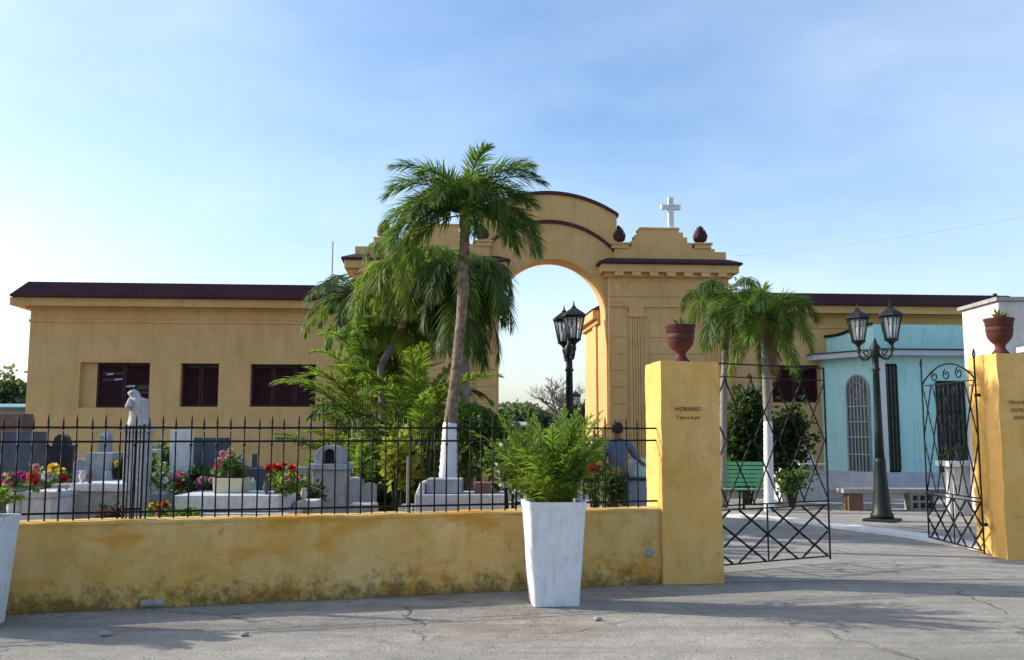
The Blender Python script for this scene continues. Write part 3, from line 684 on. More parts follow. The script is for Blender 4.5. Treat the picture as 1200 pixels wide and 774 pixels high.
# ------------------------------------------------------------------ white tomb chapel behind the right pillar
wp = at(1178, 500, 17.0); wf = Vector((wp.x, wp.y, 0))
WC = empty('white_tomb_chapel', wf, R(0), 'white rendered block rising behind the right gate pillar and its urn', 'tomb')
zt = at(1178, 353, 17.0).z
b = MB(); b.box(0, 3.0, 0, 1.4, 0, zt); b.build('wall', M['whitewall'], WC, bevel=0.015)
b = MB(); b.box(-0.06, 3.06, -0.06, 1.46, zt + 0.001, zt + 0.07); b.build('coping', M['cement'], WC)
zs = at(1190, 405, 16.5).z
b = MB(); b.box(0.25, 2.8, -0.75, -0.001, zs - 0.10, zs); b.build('canopy_slab', M['whitewall'], WC)
b = MB(); b.lathe([(0.04, 0), (0.045, 0.04), (0.03, 0.08)], 10, (0.0, 0.1, zt + 0.071)); b.build('roof_pipe', M['iron'], WC, smooth=True)
# ------------------------------------------------------------------ low wall, pillars, lettering
WLEN = (WB - WA).length; WH = 0.775
LWE = empty('low_wall', WA, WTH, 'long low yellow wall with mould stains below the black railing', 'wall')
b = MB(); lumpy_box(b, -4.0, WLEN + 0.10, 0, 0.30, 0, WH, 0.09, 0.014, 3.0); b.build('wall_body', M['lowwall'], LWE, smooth=True, auto=50)
b = MB(); lumpy_box(b, -4.0, WLEN + 0.06, -0.012, 0.312, WH - 0.005, WH + 0.022, 0.09, 0.012, 9.0); b.build('wall_top', M['lowwall'], LWE, smooth=True, auto=50)
b = MB(); s = LW.s(180, 708); lumpy_box(b, s - 0.10, s + 0.10, -0.02, 0.02, 0.015, 0.075, 0.035, 0.022, 1.0); b.build('cement_patch', M['cement'], LWE, smooth=True)
b = MB(); s = LW.s(761, 648); b.lathe([(0.035, 0), (0.05, 0.006), (0.04, 0.014)], 12); o = b.build('wall_knob', M['cement'], LWE, smooth=True); o.rotation_euler = (PI/2, 0, 0); o.location = (s, 0.004, LW.z(761, 648))
def lettering(parent, lines, size, x, y, z, gap):
    for i, (txt, sz) in enumerate(lines):
        cu = bpy.data.curves.new('lettering', 'FONT'); cu.body = txt; cu.size = size * sz; cu.align_x = 'CENTER'; cu.extrude = 0.0015; cu.resolution_u = 2
        to = bpy.data.objects.new('tmp_text', cu); COL.objects.link(to)
        dg = bpy.context.evaluated_depsgraph_get(); me = bpy.data.meshes.new_from_object(to.evaluated_get(dg))
        COL.objects.unlink(to); bpy.data.objects.remove(to)
        me.materials.clear(); me.materials.append(M['lettering'])
        o = bpy.data.objects.new('lettering', me); COL.objects.link(o); o.parent = parent
        o.location = (x, y, z - gap * i); o.rotation_euler = (PI / 2, 0, 0)
M['lettering'] = simple('brown_lettering', (0.06, 0.025, 0.012), (0.10, 0.045, 0.02), 30, 0.8, 0)
PL = gr(778, 685.5); LP = Frame((PL.x, PL.y), R(7))
pw = LP.s(848.5, 681); ph = LP.z(800, 423.5)
P1 = empty('gate_pillar', PL, R(7), 'tall yellow gate pillar left of the entrance joining the low wall', 'pillar', 'gate pillars')
b = MB(); lumpy_box(b, 0, pw, 0, 0.64, 0, ph, 0.06, 0.013, 21.0, 0.01); b.build('shaft', M['pillar'], P1, smooth=True, auto=50)
lettering(P1, [('HORARIO', 1.0), ('7 am a 6 pm', 0.82)], 0.066, LP.s(806, 480), -0.016, LP.z(806, 482), 0.085)
PR_ = gr(1181, 656.5); RP = Frame((PR_.x, PR_.y), R(-1))
ph2 = RP.z(1176, 414)
P2 = empty('gate_pillar', PR_, R(-1), 'yellow gate pillar at the right edge with its left face in sun', 'pillar', 'gate pillars')
b = MB(); lumpy_box(b, 0, 0.72, 0, 0.80, 0, ph2, 0.06, 0.015, 37.0, 0.012); b.build('shaft', M['pillar'], P2, smooth=True, auto=50)
lettering(P2, [('PROHIBIDO LA', 1.0), ('ENTRADA DE', 1.0), ('VEHICULOS', 1.0)], 0.066, 0.345, -0.016, RP.z(1190, 474), 0.098)

# ------------------------------------------------------------------ urns on the pillars
def urn(root, hgt, rad, lean=0.0):
    k = hgt / 0.45; q = rad / 0.17
    prof = [(0.095, 0), (0.10, 0.02), (0.075, 0.05), (0.055, 0.085), (0.06, 0.12), (0.10, 0.16), (0.135, 0.21), (0.148, 0.26), (0.140, 0.268), (0.150, 0.28), (0.152, 0.33), (0.145, 0.338), (0.155, 0.35), (0.158, 0.40), (0.17, 0.415), (0.172, 0.44), (0.15, 0.445), (0.14, 0.40)]
    b = MB(); b.lathe([(r*q, z*k) for r, z in prof], 28); b.build('bowl', M['urn'], root, smooth=True, auto=50)
    b = MB(); b.lathe([(0.02, 0.395*k), (0.139*q, 0.40*k), (0.10*q, 0.415*k), (0.02, 0.42*k)], 16); b.build('soil', M['soil'], root)
def blades(name, mat, root, n, L, spread, wd, z, seed, curl=0.5):
    rnd = random.Random(seed); b = MB()
    for i in range(n):
        a = rnd.uniform(0, 2*PI); tl = rnd.uniform(0.1, spread); l = L * rnd.uniform(0.5, 1.0); u = Vector((math.cos(a), math.sin(a), 0)); q = Vector((-u.y, u.x, 0))
        p0 = u * rnd.uniform(0, 0.05) + Vector((0, 0, z)); d = u * math.sin(tl) + Vector((0, 0, math.cos(tl)))
        p1 = p0 + d*l*0.55; p2 = p0 + d*l + u*l*curl*0.4 - Vector((0, 0, curl*l*0.35*math.sin(tl)))
        b.add([p0 + q*wd*0.5, p0 - q*wd*0.5, p1 - q*wd, p1 + q*wd, p2], [(0,1,2,3), (3,2,4)])
    return b.build(name, mat, root)
p = LP.w(LP.s(798, 423, 0.30), 0.30, ph + 0.004)
U1 = empty('urn_planter', p, 0, 'maroon clay urn on top of the left gate pillar', 'urn', 'urns on the gate pillars'); urn(U1, 0.435, 0.172)
blades('plant', M['leafdark'], U1, 14, 0.16, 1.0, 0.012, 0.41, 5)
p = RP.w(RP.s(1169, 412, 0.36) + 0.04, 0.36, ph2 + 0.004)
U2 = empty('urn_planter', p, 0, 'maroon clay urn with small succulents on top of the right gate pillar', 'urn', 'urns on the gate pillars'); urn(U2, 0.50, 0.19)
blades('succulent_plant', M['succulent'], U2, 60, 0.22, 1.3, 0.018, 0.45, 6)

# ------------------------------------------------------------------ railing on the low wall
FE = empty('iron_railing', LW.w(0, 0.15, 0), WTH, 'black iron railing with spear tips along the low yellow wall', 'fence')
zt1, zt2, zb_ = LW.z(250, 501.5, 0.15), LW.z(250, 517.5, 0.15), WH + 0.09
zbt = WH + 0.005; ztip = LW.z(250, 487, 0.15)
def bar_mesh(h, knob):
    b = MB(); b.tube([(0, 0, 0), (0, 0, h - 0.13)], 0.0085, 6)
    b.lathe([(0.0085, h-0.115), (0.014, h-0.105), (0.0075, h-0.095), (0.0095, h-0.08), (0.0105, h-0.06), (0.004, h), (0.001, h+0.004)], 6)
    if knob: b.lathe([(0.009, h-0.30), (0.017, h-0.285), (0.009, h-0.27)], 6)
    return b.mesh('bar', M['iron'], True)
B1 = bar_mesh(ztip - zbt, True); B2 = bar_mesh(ztip - zbt - 0.025, False)
sp = 0.1255; s0 = LW.s(1.8, 540, 0.15); i0 = -int((s0 + 3.6) / sp); rnd = random.Random(4)
smax = LW.s(757, 540, 0.15)
i = -28
while s0 + i*sp < smax:
    s = s0 + i*sp
    inst('bar', B1 if i % 2 else B2, FE, (s + rnd.uniform(-.006, .006), 0, zbt), (rnd.uniform(-.012, .012), rnd.uniform(-.01, .01), 0)); i += 1
for z in (zt1, zt2, zb_):
    b = MB(); b.box(s0 - 28*sp - 0.1, smax + 0.20, -0.016, -0.007, z - 0.010, z + 0.010); b.build('rail', M['iron'], FE)
sa, sb2 = LW.s(146, 540, 0.15), LW.s(167, 540, 0.15)   # close-set post panel
for k in range(6):
    s = sa + (sb2 - sa)*k/5; b = MB(); b.tube([(s, 0.02, zbt), (s, 0.02, zt1 + (0.0 if k in (1,2,3,4) else 0.03))], 0.011 if k in (0, 5) else 0.007, 5); b.build('post_bar', M['iron'], FE)
b = MB(); b.box(sa, sb2, 0.008, 0.026, zt1 - 0.012, zt1 + 0.014).box(sa, sb2, 0.008, 0.026, zt2 - 0.012, zt2 + 0.012).box(sa, sb2, 0.008, 0.026, zbt + 0.10, zbt + 0.12); b.build('post_rail', M['iron'], FE)
b = MB(); s = LW.s(479, 560, 0.2); b.tube([(s, 0.06, zbt), (s, 0.06, LW.z(479, 535, 0.2))], 0.022, 6); b.build('wooden_stake', M['trunkgrey'], FE)

# ------------------------------------------------------------------ wrought-iron gate leaves
def twisted(b, p, q, r):
    p, q = Vector(p), Vector(q); n = max(2, int((q-p).length / 0.05)); b.tube([p.lerp(q, i/n) for i in range(n+1)], r, 4, True, 0.55)
def gate(loc, rz, W, H, z0, label, top):
    G = empty('gate_leaf', loc, rz, label, 'gate', 'wrought iron gate leaves at the entrance')
    zm = z0 + 0.68; fr = MB()
    for x in (0.0, W): fr.tube([(x, 0, z0 - 0.04), (x, 0, H - (0.02 if top else 0))], 0.013, 6)
    fr.tube([(W*0.5, 0, z0), (W*0.5, 0, zm)], 0.011, 6)
    for z in (z0, z0 + 0.10, zm - 0.05, zm):
        if z != z0 + 0.10: fr.box(0.017, W-0.017, -0.008, 0.008, z - 0.008, z + 0.008)
    if not top:
        fr.box(0.017, W-0.017, -0.008, 0.008, H - 0.016, H); fr.box(0.017, W-0.017, -0.008, 0.008, H - 0.17, H - 0.158)
    else:
        fr.box(0.017, W-0.017, -0.008, 0.008, H - 0.30, H - 0.285)
    fr.build('frame', M['iron'], G)
    # lower panel: crossing twisted bars
    n = 4; dx = W / n; hh = zm - 0.06 - z0
    for i in range(-1, n):
        for sgn in (1, -1):
            xa, xb = i*dx + 0.06, (i+2)*dx - 0.06
            za, zb2 = (z0 + 0.01, zm - 0.06) if sgn > 0 else (zm - 0.06, z0 + 0.01)
            a0, a1 = max(0.02, xa), min(W - 0.02, xb)
            if a1 - a0 < 0.15: continue
            f = lambda x: za + (zb2 - za) * (x - xa) / (xb - xa)
            b = MB(); twisted(b, (a0, 0.012*sgn, f(a0)), (a1, 0.012*sgn, f(a1)), 0.015); b.build('lattice_bar', M['iron'], G)
    # upper panel: long slim diamonds
    zl, zh = zm + 0.008, H - (0.175 if not top else 0.305)
    n = 5; dx = W / n
    for i in range(n):
        for sgn in (1, -1):
            xa, xb = (i*dx, (i+1)*dx) if sgn > 0 else ((i+1)*dx, i*dx)
            pts = []
            N = 36
            for k in range(N + 1):
                u = k / N; ph_ = (u * 2.0) % 2.0
                tri = ph_ if ph_ < 1 else 2 - ph_
                pts.append((xa + (xb - xa) * tri * 0.96 + (0.02 if xa == 0 else 0), 0.010*sgn, zl + (zh - zl) * u))
            b = MB(); b.tube(pts, 0.0105, 4, True, 0.5); b.build('lattice_bar', M['iron'], G)
    if top:    # scrolled crest
        b = MB(); b.tube([(W*u, 0, H - 0.285 + 0.27*math.sin(PI*u)**0.8) for u in [i/24 for i in range(25)]], 0.013, 5); b.build('crest', M['iron'], G)
        for cx in (0.27, 0.5, 0.73):
            b = MB(); b.tube([(W*cx + (0.035+0.011*a)*math.cos(a), 0, H - 0.17 + (0.025+0.008*a)*math.sin(a)) for a in [i*0.5 for i in range(16)]], 0.010, 5); b.build('scroll', M['iron'], G)
        for x in (0.0, W):
            b = MB(); b.tube([(x, 0, H-0.03), (x+0.03, 0, H+0.05), (x, 0, H+0.12), (x-0.03, 0, H+0.05), (x, 0, H-0.02)], 0.010, 5); b.build('loop_tip', M['iron'], G)
    for z in (z0 + 0.35, H - 0.5):
        b = MB(); b.box(-0.10, 0.01, -0.018, 0.018, z - 0.02, z + 0.02); b.build('hinge', M['iron'], G)
    return G
hp = Vector((LP.w(pw - 0.06, 0.70, 0).x + 0.05, LP.w(pw, 0.72, 0).y, 0)); fe = gr(983, 658)
d = fe - hp; gate(hp, math.atan2(d.y, d.x), min(2.05, d.length), at(910, 428, (hp.y+fe.y)/2).z, 0.075, 'black wrought iron gate leaf with long diamond lattice, beside the left pillar', False)
hp = RP.w(-0.10, 0.40, 0); fe = gr(1089, 634); d = fe - hp
gate(hp, math.atan2(d.y, d.x), d.length, at(1110, 424, 13.2).z, 0.06, 'black wrought iron gate leaf with scrolled crest, folded in by the right pillar', True)

# ------------------------------------------------------------------ lamp posts
def glassmat():
    m, t, p = nodes('lantern_pane'); p.inputs['Base Color'].default_value = (0.75, 0.78, 0.78, 1); p.inputs['Roughness'].default_value = 0.25
    p.inputs['Transmission Weight'].default_value = 0.3; p.inputs['Alpha'].default_value = 0.42; return m
M['pane'] = glassmat()
def lantern(root, x, z):
    # six-sided tapering lantern hung on the arm end
    n = 6; rt, rb = 0.195, 0.11; h = 0.42; zb2 = z
    cup = MB(); cup.lathe([(0.03, -0.22), (0.045, -0.14), (0.03, -0.11), (0.06, -0.06), (0.135, -0.01), (0.14, 0.0)], 12, (x, 0, zb2)); L = cup.build('lantern', M['lampiron'], root, smooth=True, auto=40)
    P = lambda k, r: Vector((x + r*math.cos(2*PI*k/n), r*math.sin(2*PI*k/n), 0))
    f = MB()
    for k in range(n):
        f.tube([P(k, rb) + Vector((0,0,zb2)), P(k, rt) + Vector((0,0,zb2+h))], 0.016, 4)
        f.tube([P(k, rt) + Vector((0,0,zb2+h)), P(k+1, rt) + Vector((0,0,zb2+h))], 0.018, 4); f.tube([P(k, rb) + Vector((0,0,zb2+.005)), P(k+1, rb) + Vector((0,0,zb2+.005))], 0.014, 4)
        a = (P(k, rb) + P(k+1, rb))/2; c = (P(k, rt) + P(k+1, rt))/2; f.tube([a + Vector((0,0,zb2)), c + Vector((0,0,zb2+h))], 0.008, 4)
    f.build('lantern_frame', M['lampiron'], L)
    for k in range(n):
        g_ = MB(); g_.add([P(k, rb*0.97) + Vector((0,0,zb2+.01)), P(k+1, rb*0.97) + Vector((0,0,zb2+.01)), P(k+1, rt*0.97) + Vector((0,0,zb2+h)), P(k, rt*0.97) + Vector((0,0,zb2+h))], [(0,1,2,3)]); g_.build('pane', M['pane'], L)
    r = MB(); r.lathe([(0.235, 0), (0.23, 0.025), (0.18, 0.07), (0.09, 0.13), (0.045, 0.16), (0.05, 0.175), (0.02, 0.20), (0.010, 0.27), (0.002, 0.30)], 6, (x, 0, zb2 + h + 0.012)); r.build('lantern_roof', M['lampiron'], L)
    bu = MB(); bu.lathe([(0.02, 0.0), (0.045, 0.08), (0.05, 0.16), (0.03, 0.24), (0.005, 0.27)], 10, (x, 0, zb2 + 0.02)); bu.build('bulb', M['white'], L, smooth=True)
def lamp_post(loc, rz, H, label):
    T = empty('lamp_post', loc, rz, label, 'lamp post', 'double lantern lamp posts')
    zs = H - 1.09
    b = MB(); b.box(-0.27, 0.27, -0.27, 0.27, 0, 0.05); b.build('base_plate', M['lampiron'], T, bevel=0.01)
    b = MB(); b.lathe([(0.20, 0.05), (0.195, 0.13), (0.165, 0.17), (0.148, 0.35), (0.118, 0.70), (0.098, 1.05), (0.101, 1.07), (0.098, 1.10), (0.09, 1.15)], 24, lob=12, amp=0.05); b.build('flared_base', M['lampiron'], T, smooth=True)
    b = MB(); b.lathe([(0.089, 1.14), (0.074, 1.7), (0.060, zs - 0.25), (0.085, zs - 0.22), (0.06, zs - 0.18), (0.058, zs), (0.095, zs + 0.03), (0.085, zs + 0.14), (0.10, zs + 0.20), (0.05, zs + 0.26), (0.03, zs + 0.32), (0.004, zs + 0.38)], 20, lob=10, amp=0.03); b.build('shaft', M['lampiron'], T, smooth=True)
    for s in (-1, 1):
        b = MB(); b.tube([(0.06*s, 0, zs + 0.06), (0.16*s, 0, zs - 0.02), (0.23*s, 0, zs - 0.02), (0.295*s, 0, zs + 0.06), (0.305*s, 0, zs + 0.14)], 0.024, 7); b.tube([(s*(0.17 + 0.06*math.cos(a)*(1-a/12)), 0, zs + 0.09 + 0.06*math.sin(a)*(1-a/12)) for a in [i*0.5 for i in range(15)]], 0.014, 5)
        b.build('arm', M['lampiron'], T, smooth=True)
        lantern(T, 0.305*s, zs + 0.33)
LB = gr(1034, 611); LH = at(1043, 352, LB.y).z
lamp_post(LB, R(-40), LH, 'dark double lantern lamp post in front of the turquoise chapel')
l2 = at(668, 560, 17.6); lamp_post((l2.x, l2.y, 0), R(-76), LH, 'dark double lantern lamp post seen against the sky under the arch')

# ------------------------------------------------------------------ benches and courtyard things
b0 = gr(835, 597); b1 = gr(905, 597); BN = empty('park_bench', (b0 + b1)/2, R(-4), 'green slatted bench on black iron legs behind the left gate leaf', 'bench')
bw = (b1 - b0).length
for i in range(6):
    zz = 0.47 + i*0.088; yy = 0.30 + i*0.026
    b = MB(); b.box(-bw/2, bw/2, yy, yy + 0.022, zz, zz + 0.070); b.build('backrest_slat', M['greenslat'], BN, bevel=0.004)
for i in range(5):
    b = MB(); b.box(-bw/2, bw/2, -0.20 + i*0.095, -0.125 + i*0.095, 0.405 + (0.012 if i == 0 else 0), 0.43 + (0.012 if i == 0 else 0)); b.build('seat_slat', M['greenslat'], BN, bevel=0.004)
for x in (-bw/2 + 0.08, 0.0, bw/2 - 0.06):
    b = MB(); b.tube([(x, -0.20, 0), (x, -0.16, 0.2), (x, -0.19, 0.385)], [0.03, 0.022, 0.026], 6); b.tube([(x, 0.36, 0), (x, 0.29, 0.2), (x, 0.28, 0.39), (x, 0.345, 0.5), (x, 0.49, 0.98)], 0.020, 6); b.tube([(x, -0.2, 0.385), (x, 0.28, 0.385)], 0.02, 6)
    if x: b.tube([(x, -0.19, 0.39), (x, -0.22, 0.60), (x, -0.1, 0.64), (x, 0.37, 0.64)], 0.018, 6)
    b.build('leg', M['iron'], BN, smooth=True)
def conc_bench(px0, px1, py, loc_y, label):
    p = gr(px0, py); q = gr(px1, py); W = (q - p).length; d = q - p
    T = empty('concrete_bench', (p + q)/2, math.atan2(d.y, d.x), label, 'bench')
    b = MB(); b.box(-W/2, W/2, -0.22, 0.22, 0.36, 0.45); b.build('seat', M['cement'], T, bevel=0.012)
    b = MB(); b.box(-W/2 + 0.12, -W/2 + 0.42, -0.17, 0.17, 0, 0.358); b.build('leg', M['brick'], T)
    # hollow block leg
    L = MB(); x0 = W/2 - 1.45
    for i in range(4): L.box(x0 + i*0.155, x0 + i*0.155 + 0.045, -0.17, 0.17, 0, 0.358)
    for z in (0.0, 0.16, 0.31): L.box(x0 + 0.046, x0 + 0.464, -0.168, 0.168, z + 0.001, z + 0.047)
    L.build('leg', M['cement'], T)
    return T
conc_bench(985, 1145, 598, 0, 'long low concrete bench on blocks in front of the turquoise chapel')
def tomb(px, py_top, px1, Y, dep, label, mats, tiers, name='tomb', cat='tomb', group=None, rz=0.0):
    # stepped box tomb: tiers = list of (inset, z0 frac, z1 frac)
    a = at(px, py_top, Y); c = at(px1, py_top, Y); W = c.x - a.x; H = a.z
    T = empty(name, ((a.x + c.x)/2, Y, 0), rz, label, cat, group)
    for i, (ins, f0, f1) in enumerate(tiers):
        b = MB(); b.box(-W/2 + ins, W/2 - ins, ins, dep - ins, H*f0 + (0.001 if i else 0), H*f1); b.build('slab' if i else 'base', mats[i % len(mats)], T, bevel=0.012)
    return T, W, H
# pale tomb in the courtyard beside the right palms, with slanted lid
T, W, H = tomb(915, 545, 968, 22.5, 1.2, 'pale blue-white tomb under the palm right of the green bench', [M['marble'], M['paleblue']], [(0, 0, 0.75), (-0.05, 0.75, 0.85)])
b = MB(); b.prism_y([(-W/2+.1, H*.852), (W/2-.1, H*.852), (W/2-.25, H*1.25), (0.05, H*1.75), (-W/2+.3, H*1.45)], 0.2, 0.9); b.build('headpiece', M['marble'], T, bevel=0.03)
b = MB(); b.box(-0.1, W/2 + 0.05, -0.06, 0.3, H*0.995, H*1.03); b.build('sunlit_edge', M['white'], T)  # white strip painting the sun along the tomb's edge
T, W, H = tomb(1112, 541, 1150, 18.5, 0.6, 'small white table tomb seen behind the right gate leaf', [M['marble'], M['white']], [(0.12, 0, 0.9), (0, 0.9, 1.0)])
b = MB(); b.tube([(0.0, 0.3, H + .001), (0.02, 0.3, H + 0.12), (-0.05, 0.3, H + 0.22), (0.03, 0.3, H + 0.33)], [0.08, 0.06, 0.05, 0.03], 8); b.build('ornament', M['slate'], T, smooth=True)

# ------------------------------------------------------------------ tall tapered planters
M['palm_v'] = M['palm']
def frond_mesh(name, L, a0, a1, nl, ll, lw, seed, mat, v0=-15, v1=35, droop=0.6, stalk=0.15):
    rnd = random.Random(seed); b = MB(); n = 14; pts = [Vector((0, 0, 0))]; side = rnd.uniform(-0.12, 0.12)
    for i in range(n):
        u = (i + 0.5) / n; a = R(a0 + (a1 - a0) * u ** 1.15); pts.append(pts[-1] + Vector((math.cos(a), side * u, math.sin(a))) * (L / n))
    b.tube(pts, [0.016 * (L / 1.8) * (1 - 0.8 * i / n) + 0.002 for i in range(n + 1)], 4, False)
    for i in range(nl):
        t = stalk + (1 - stalk) * (i + 0.5) / nl; f = t * n; k = min(n - 1, int(f)); p = pts[k].lerp(pts[k+1], f - k)
        tg = (pts[k+1] - pts[k]).normalized(); sd = Vector((0, 1, 0)); nm = tg.cross(sd) * -1
        if nm.z < 0 and abs(tg.x) > 0.05: nm = -nm if tg.x > 0 else nm
        prof = 0.45 + 0.55 * math.sin(PI * min(1, (t - stalk) / (1 - stalk) * 0.8 + 0.16))
        if t > 0.86: prof *= 1 - (t - 0.86) * 2.6
        for s in (-1, 1):
            phi = R(66 - 44 * t + rnd.uniform(-9, 9)); v = R(rnd.uniform(v0, v1)); l = ll * prof * rnd.uniform(0.82, 1.1)
            d = tg * math.cos(phi) + (sd * s * math.cos(v) + nm * math.sin(v)) * math.sin(phi); d.normalize()
            wv = d.cross(nm); wv = wv.normalized() if wv.length > 1e-4 else sd; wv = (wv + nm * rnd.uniform(-0.5, 0.5)).normalized() * lw
            g_ = Vector((0, 0, -1)) * droop * l
            p1 = p + d * l * 0.45 + g_ * 0.08; p2 = p + d * l * 0.92 + g_ * 0.45
            b.add([p + wv*0.35, p - wv*0.35, p1 - wv, p1 + wv, p2], [(0, 1, 2, 3), (3, 2, 4)])
    return b.mesh(name, mat)
FR_CACHE = {}
def frond(parent, loc, az, a0, a1, L, kind, seed=0, roll=0.0, sc=1.0):
    # fronds share meshes by rounded shape
    K = {'manila': (M['palm'], 80, 0.48, 0.0115, -40, 70, 0.45), 'dark': (M['palmdark'], 66, 0.46, 0.012, -60, 35, 1.0), 'light': (M['palmlight'], 66, 0.42, 0.0125, -55, 45, 0.85),
         'blue': (M['palmblue'], 44, 0.34, 0.018, -20, 25, 0.6), 'areca': (M['areca'], 40, 0.42, 0.017, 5, 40, 0.5), 'young': (M['palm'], 46, 0.40, 0.020, -20, 40, 0.8), 'dead': (M['deadleaf'], 40, 0.34, 0.014, -60, 20, 1.2), 'bush': (M['areca'], 26, 0.30, 0.010, -30, 60, 0.7), 'bushdark': (M['palm'], 26, 0.30, 0.010, -30, 60, 0.7)}[kind]
    key = (kind, round(a0 / 8), round(a1 / 8), round(L * 5), seed % 2)
    if key not in FR_CACHE:
        LL = round(L * 5) / 5 or 0.2
        FR_CACHE[key] = frond_mesh('frond', LL, round(a0/8)*8, round(a1/8)*8, K[1], K[2] * (LL / 1.6) ** 0.5, K[3], len(FR_CACHE) * 7 + 3, K[0], K[4], K[5], K[6])
    return inst('frond', FR_CACHE[key], parent, loc, (roll, 0, R(az)), sc)
def planter(loc, rz, wt, wb, H, label):
    T = empty('tapered_planter', loc, rz, label, 'planter', 'tall white planters by the wall')
    b = MB(); n = 12; rings = []
    for k in range(n + 1):
        u = k / n; hwid = (wb + (wt - wb) * u) / 2
        for j in range(32):
            a = 2*PI*j/32; cx, cy = math.cos(a), math.sin(a); e = 0.16
            x = hwid * math.copysign(abs(cx) ** e, cx); y = hwid * math.copysign(abs(cy) ** e, cy)
            nv = noise.noise_vector(Vector((x*4, y*4, u*4 + loc[0]))) * 0.007; b.v.append((x + nv.x, y + nv.y, H * u))
    for k in range(n):
        for j in range(32): b.f.append((k*32+j, k*32+(j+1)%32, (k+1)*32+(j+1)%32, (k+1)*32+j))
    # rim and inner wall
    base = n*32
    for sc_, dz in ((0.88, 0.0), (0.84, -0.09)):
        st = len(b.v)
        for j in range(32): v = b.v[n*32 + j]; b.v.append((v[0]*sc_, v[1]*sc_, H + dz))
        for j in range(32): b.f.append((base+j, base+(j+1)%32, st+(j+1)%32, st+j))
        base = st
    b.f.append(tuple(base + j for j in range(32))); b.f.append(tuple(range(31, -1, -1)))
    b.build('pot', M['planter'], T, smooth=True, auto=45)
    rm = MB()
    for dz in (0,):
        ring_ = [(1.012*b.v[n*32 + j][0], 1.012*b.v[n*32 + j][1]) for j in range(32)]; ri = [(0.87*x, 0.87*y) for x, y in ring_]
        rm.v += [(x, y, H - 0.045) for x, y in ring_] + [(x*1.006, y*1.006, H + 0.012) for x, y in ring_] + [(x, y, H + 0.010) for x, y in ri] + [(x, y, H - 0.03) for x, y in ri]
        for j in range(32):
            k2 = (j + 1) % 32; rm.f += [(j, k2, 32 + k2, 32 + j), (32 + j, 32 + k2, 64 + k2, 64 + j), (64 + j, 64 + k2, 96 + k2, 96 + j), (96 + j, 96 + k2, k2, j)]
    rm.build('rim', M['planter'], T, smooth=True, auto=40)
    s = MB(); s.lathe([(0.01, H - 0.085), (wt*0.40, H - 0.083), (wt*0.25, H - 0.055), (0.01, H - 0.05)], 14); s.build('soil', M['soil'], T)
    return T
def areca_bush(loc, label, n, Lr, seed, kinds=('bush', 'bushdark'), z0=0.0, name='areca_plant', rad=0.10, el=(48, 88), cat='plant', stems=True, bend=(40, 100)):
    rnd = random.Random(seed); T = empty(name, loc, rnd.uniform(0, 6), label, cat)
    T.rotation_euler = (0, 0, 0)
    sm = MB()
    for i in range(n):
        az = rnd.uniform(0, 360); r = rad * math.sqrt(rnd.random()); a0 = rnd.uniform(*el); L = rnd.uniform(*Lr)
        x, y = r*math.cos(R(az)), r*math.sin(R(az)); h = rnd.uniform(0, 0.35) * z0 if z0 else 0
        sh_ = rnd.uniform(0.0, 1.0) * z0
        if stems and z0: sm.tube([(x*0.5, y*0.5, 0), (x, y, sh_*0.6), (x*1.2, y*1.2, sh_)], [0.022, 0.016, 0.012], 5)
        frond(T, (x*1.2 if z0 else x, y*1.2 if z0 else y, sh_), az, a0, a0 - rnd.uniform(*bend), L, kinds[0] if rnd.random() < 0.72 else kinds[1], rnd.randint(0, 9))
    if stems and not z0:
        for i in range(8):
            a = rnd.uniform(0, 6.28); sm.tube([(rad*0.5*math.cos(a), rad*0.5*math.sin(a), -0.02), (rad*math.cos(a), rad*math.sin(a), Lr[0]*0.35)], [0.014, 0.008], 5)
    if sm.v: sm.build('stem', M['stem'], T, smooth=True)
    return T
pc = gr(650, 711.5); ptop = at(650, 590, pc.y).z
a_, b_ = at(613, 590, pc.y), at(685, 590, pc.y); wt = b_.x - a_.x; wb = at(678, 711, pc.y).x - at(621, 711, pc.y).x
planter((pc.x, pc.y + wb/2, 0), R(6), wt*0.97, wb*0.97, ptop, 'tall white tapered planter standing in front of the low wall')
areca_bush((pc.x, pc.y + wb/2, ptop - 0.07), 'bushy green areca palm growing in the tall white planter', 96, (0.4, 1.0), 11, rad=0.17, el=(66, 89), bend=(12, 66))
p2c = gr(-60, 741); planter((p2c.x + 0.02, p2c.y + 0.22, 0), R(4), wt*0.97, wb*0.97, at(0, 610, p2c.y).z, 'white tapered planter cut off by the left edge of the picture')
areca_bush((p2c.x + 0.02 - 0.0, p2c.y + 0.22, at(0, 610, p2c.y).z - 0.07), 'small areca palm in the planter at the left edge', 22, (0.3, 0.5), 12, rad=0.1, el=(72, 89))
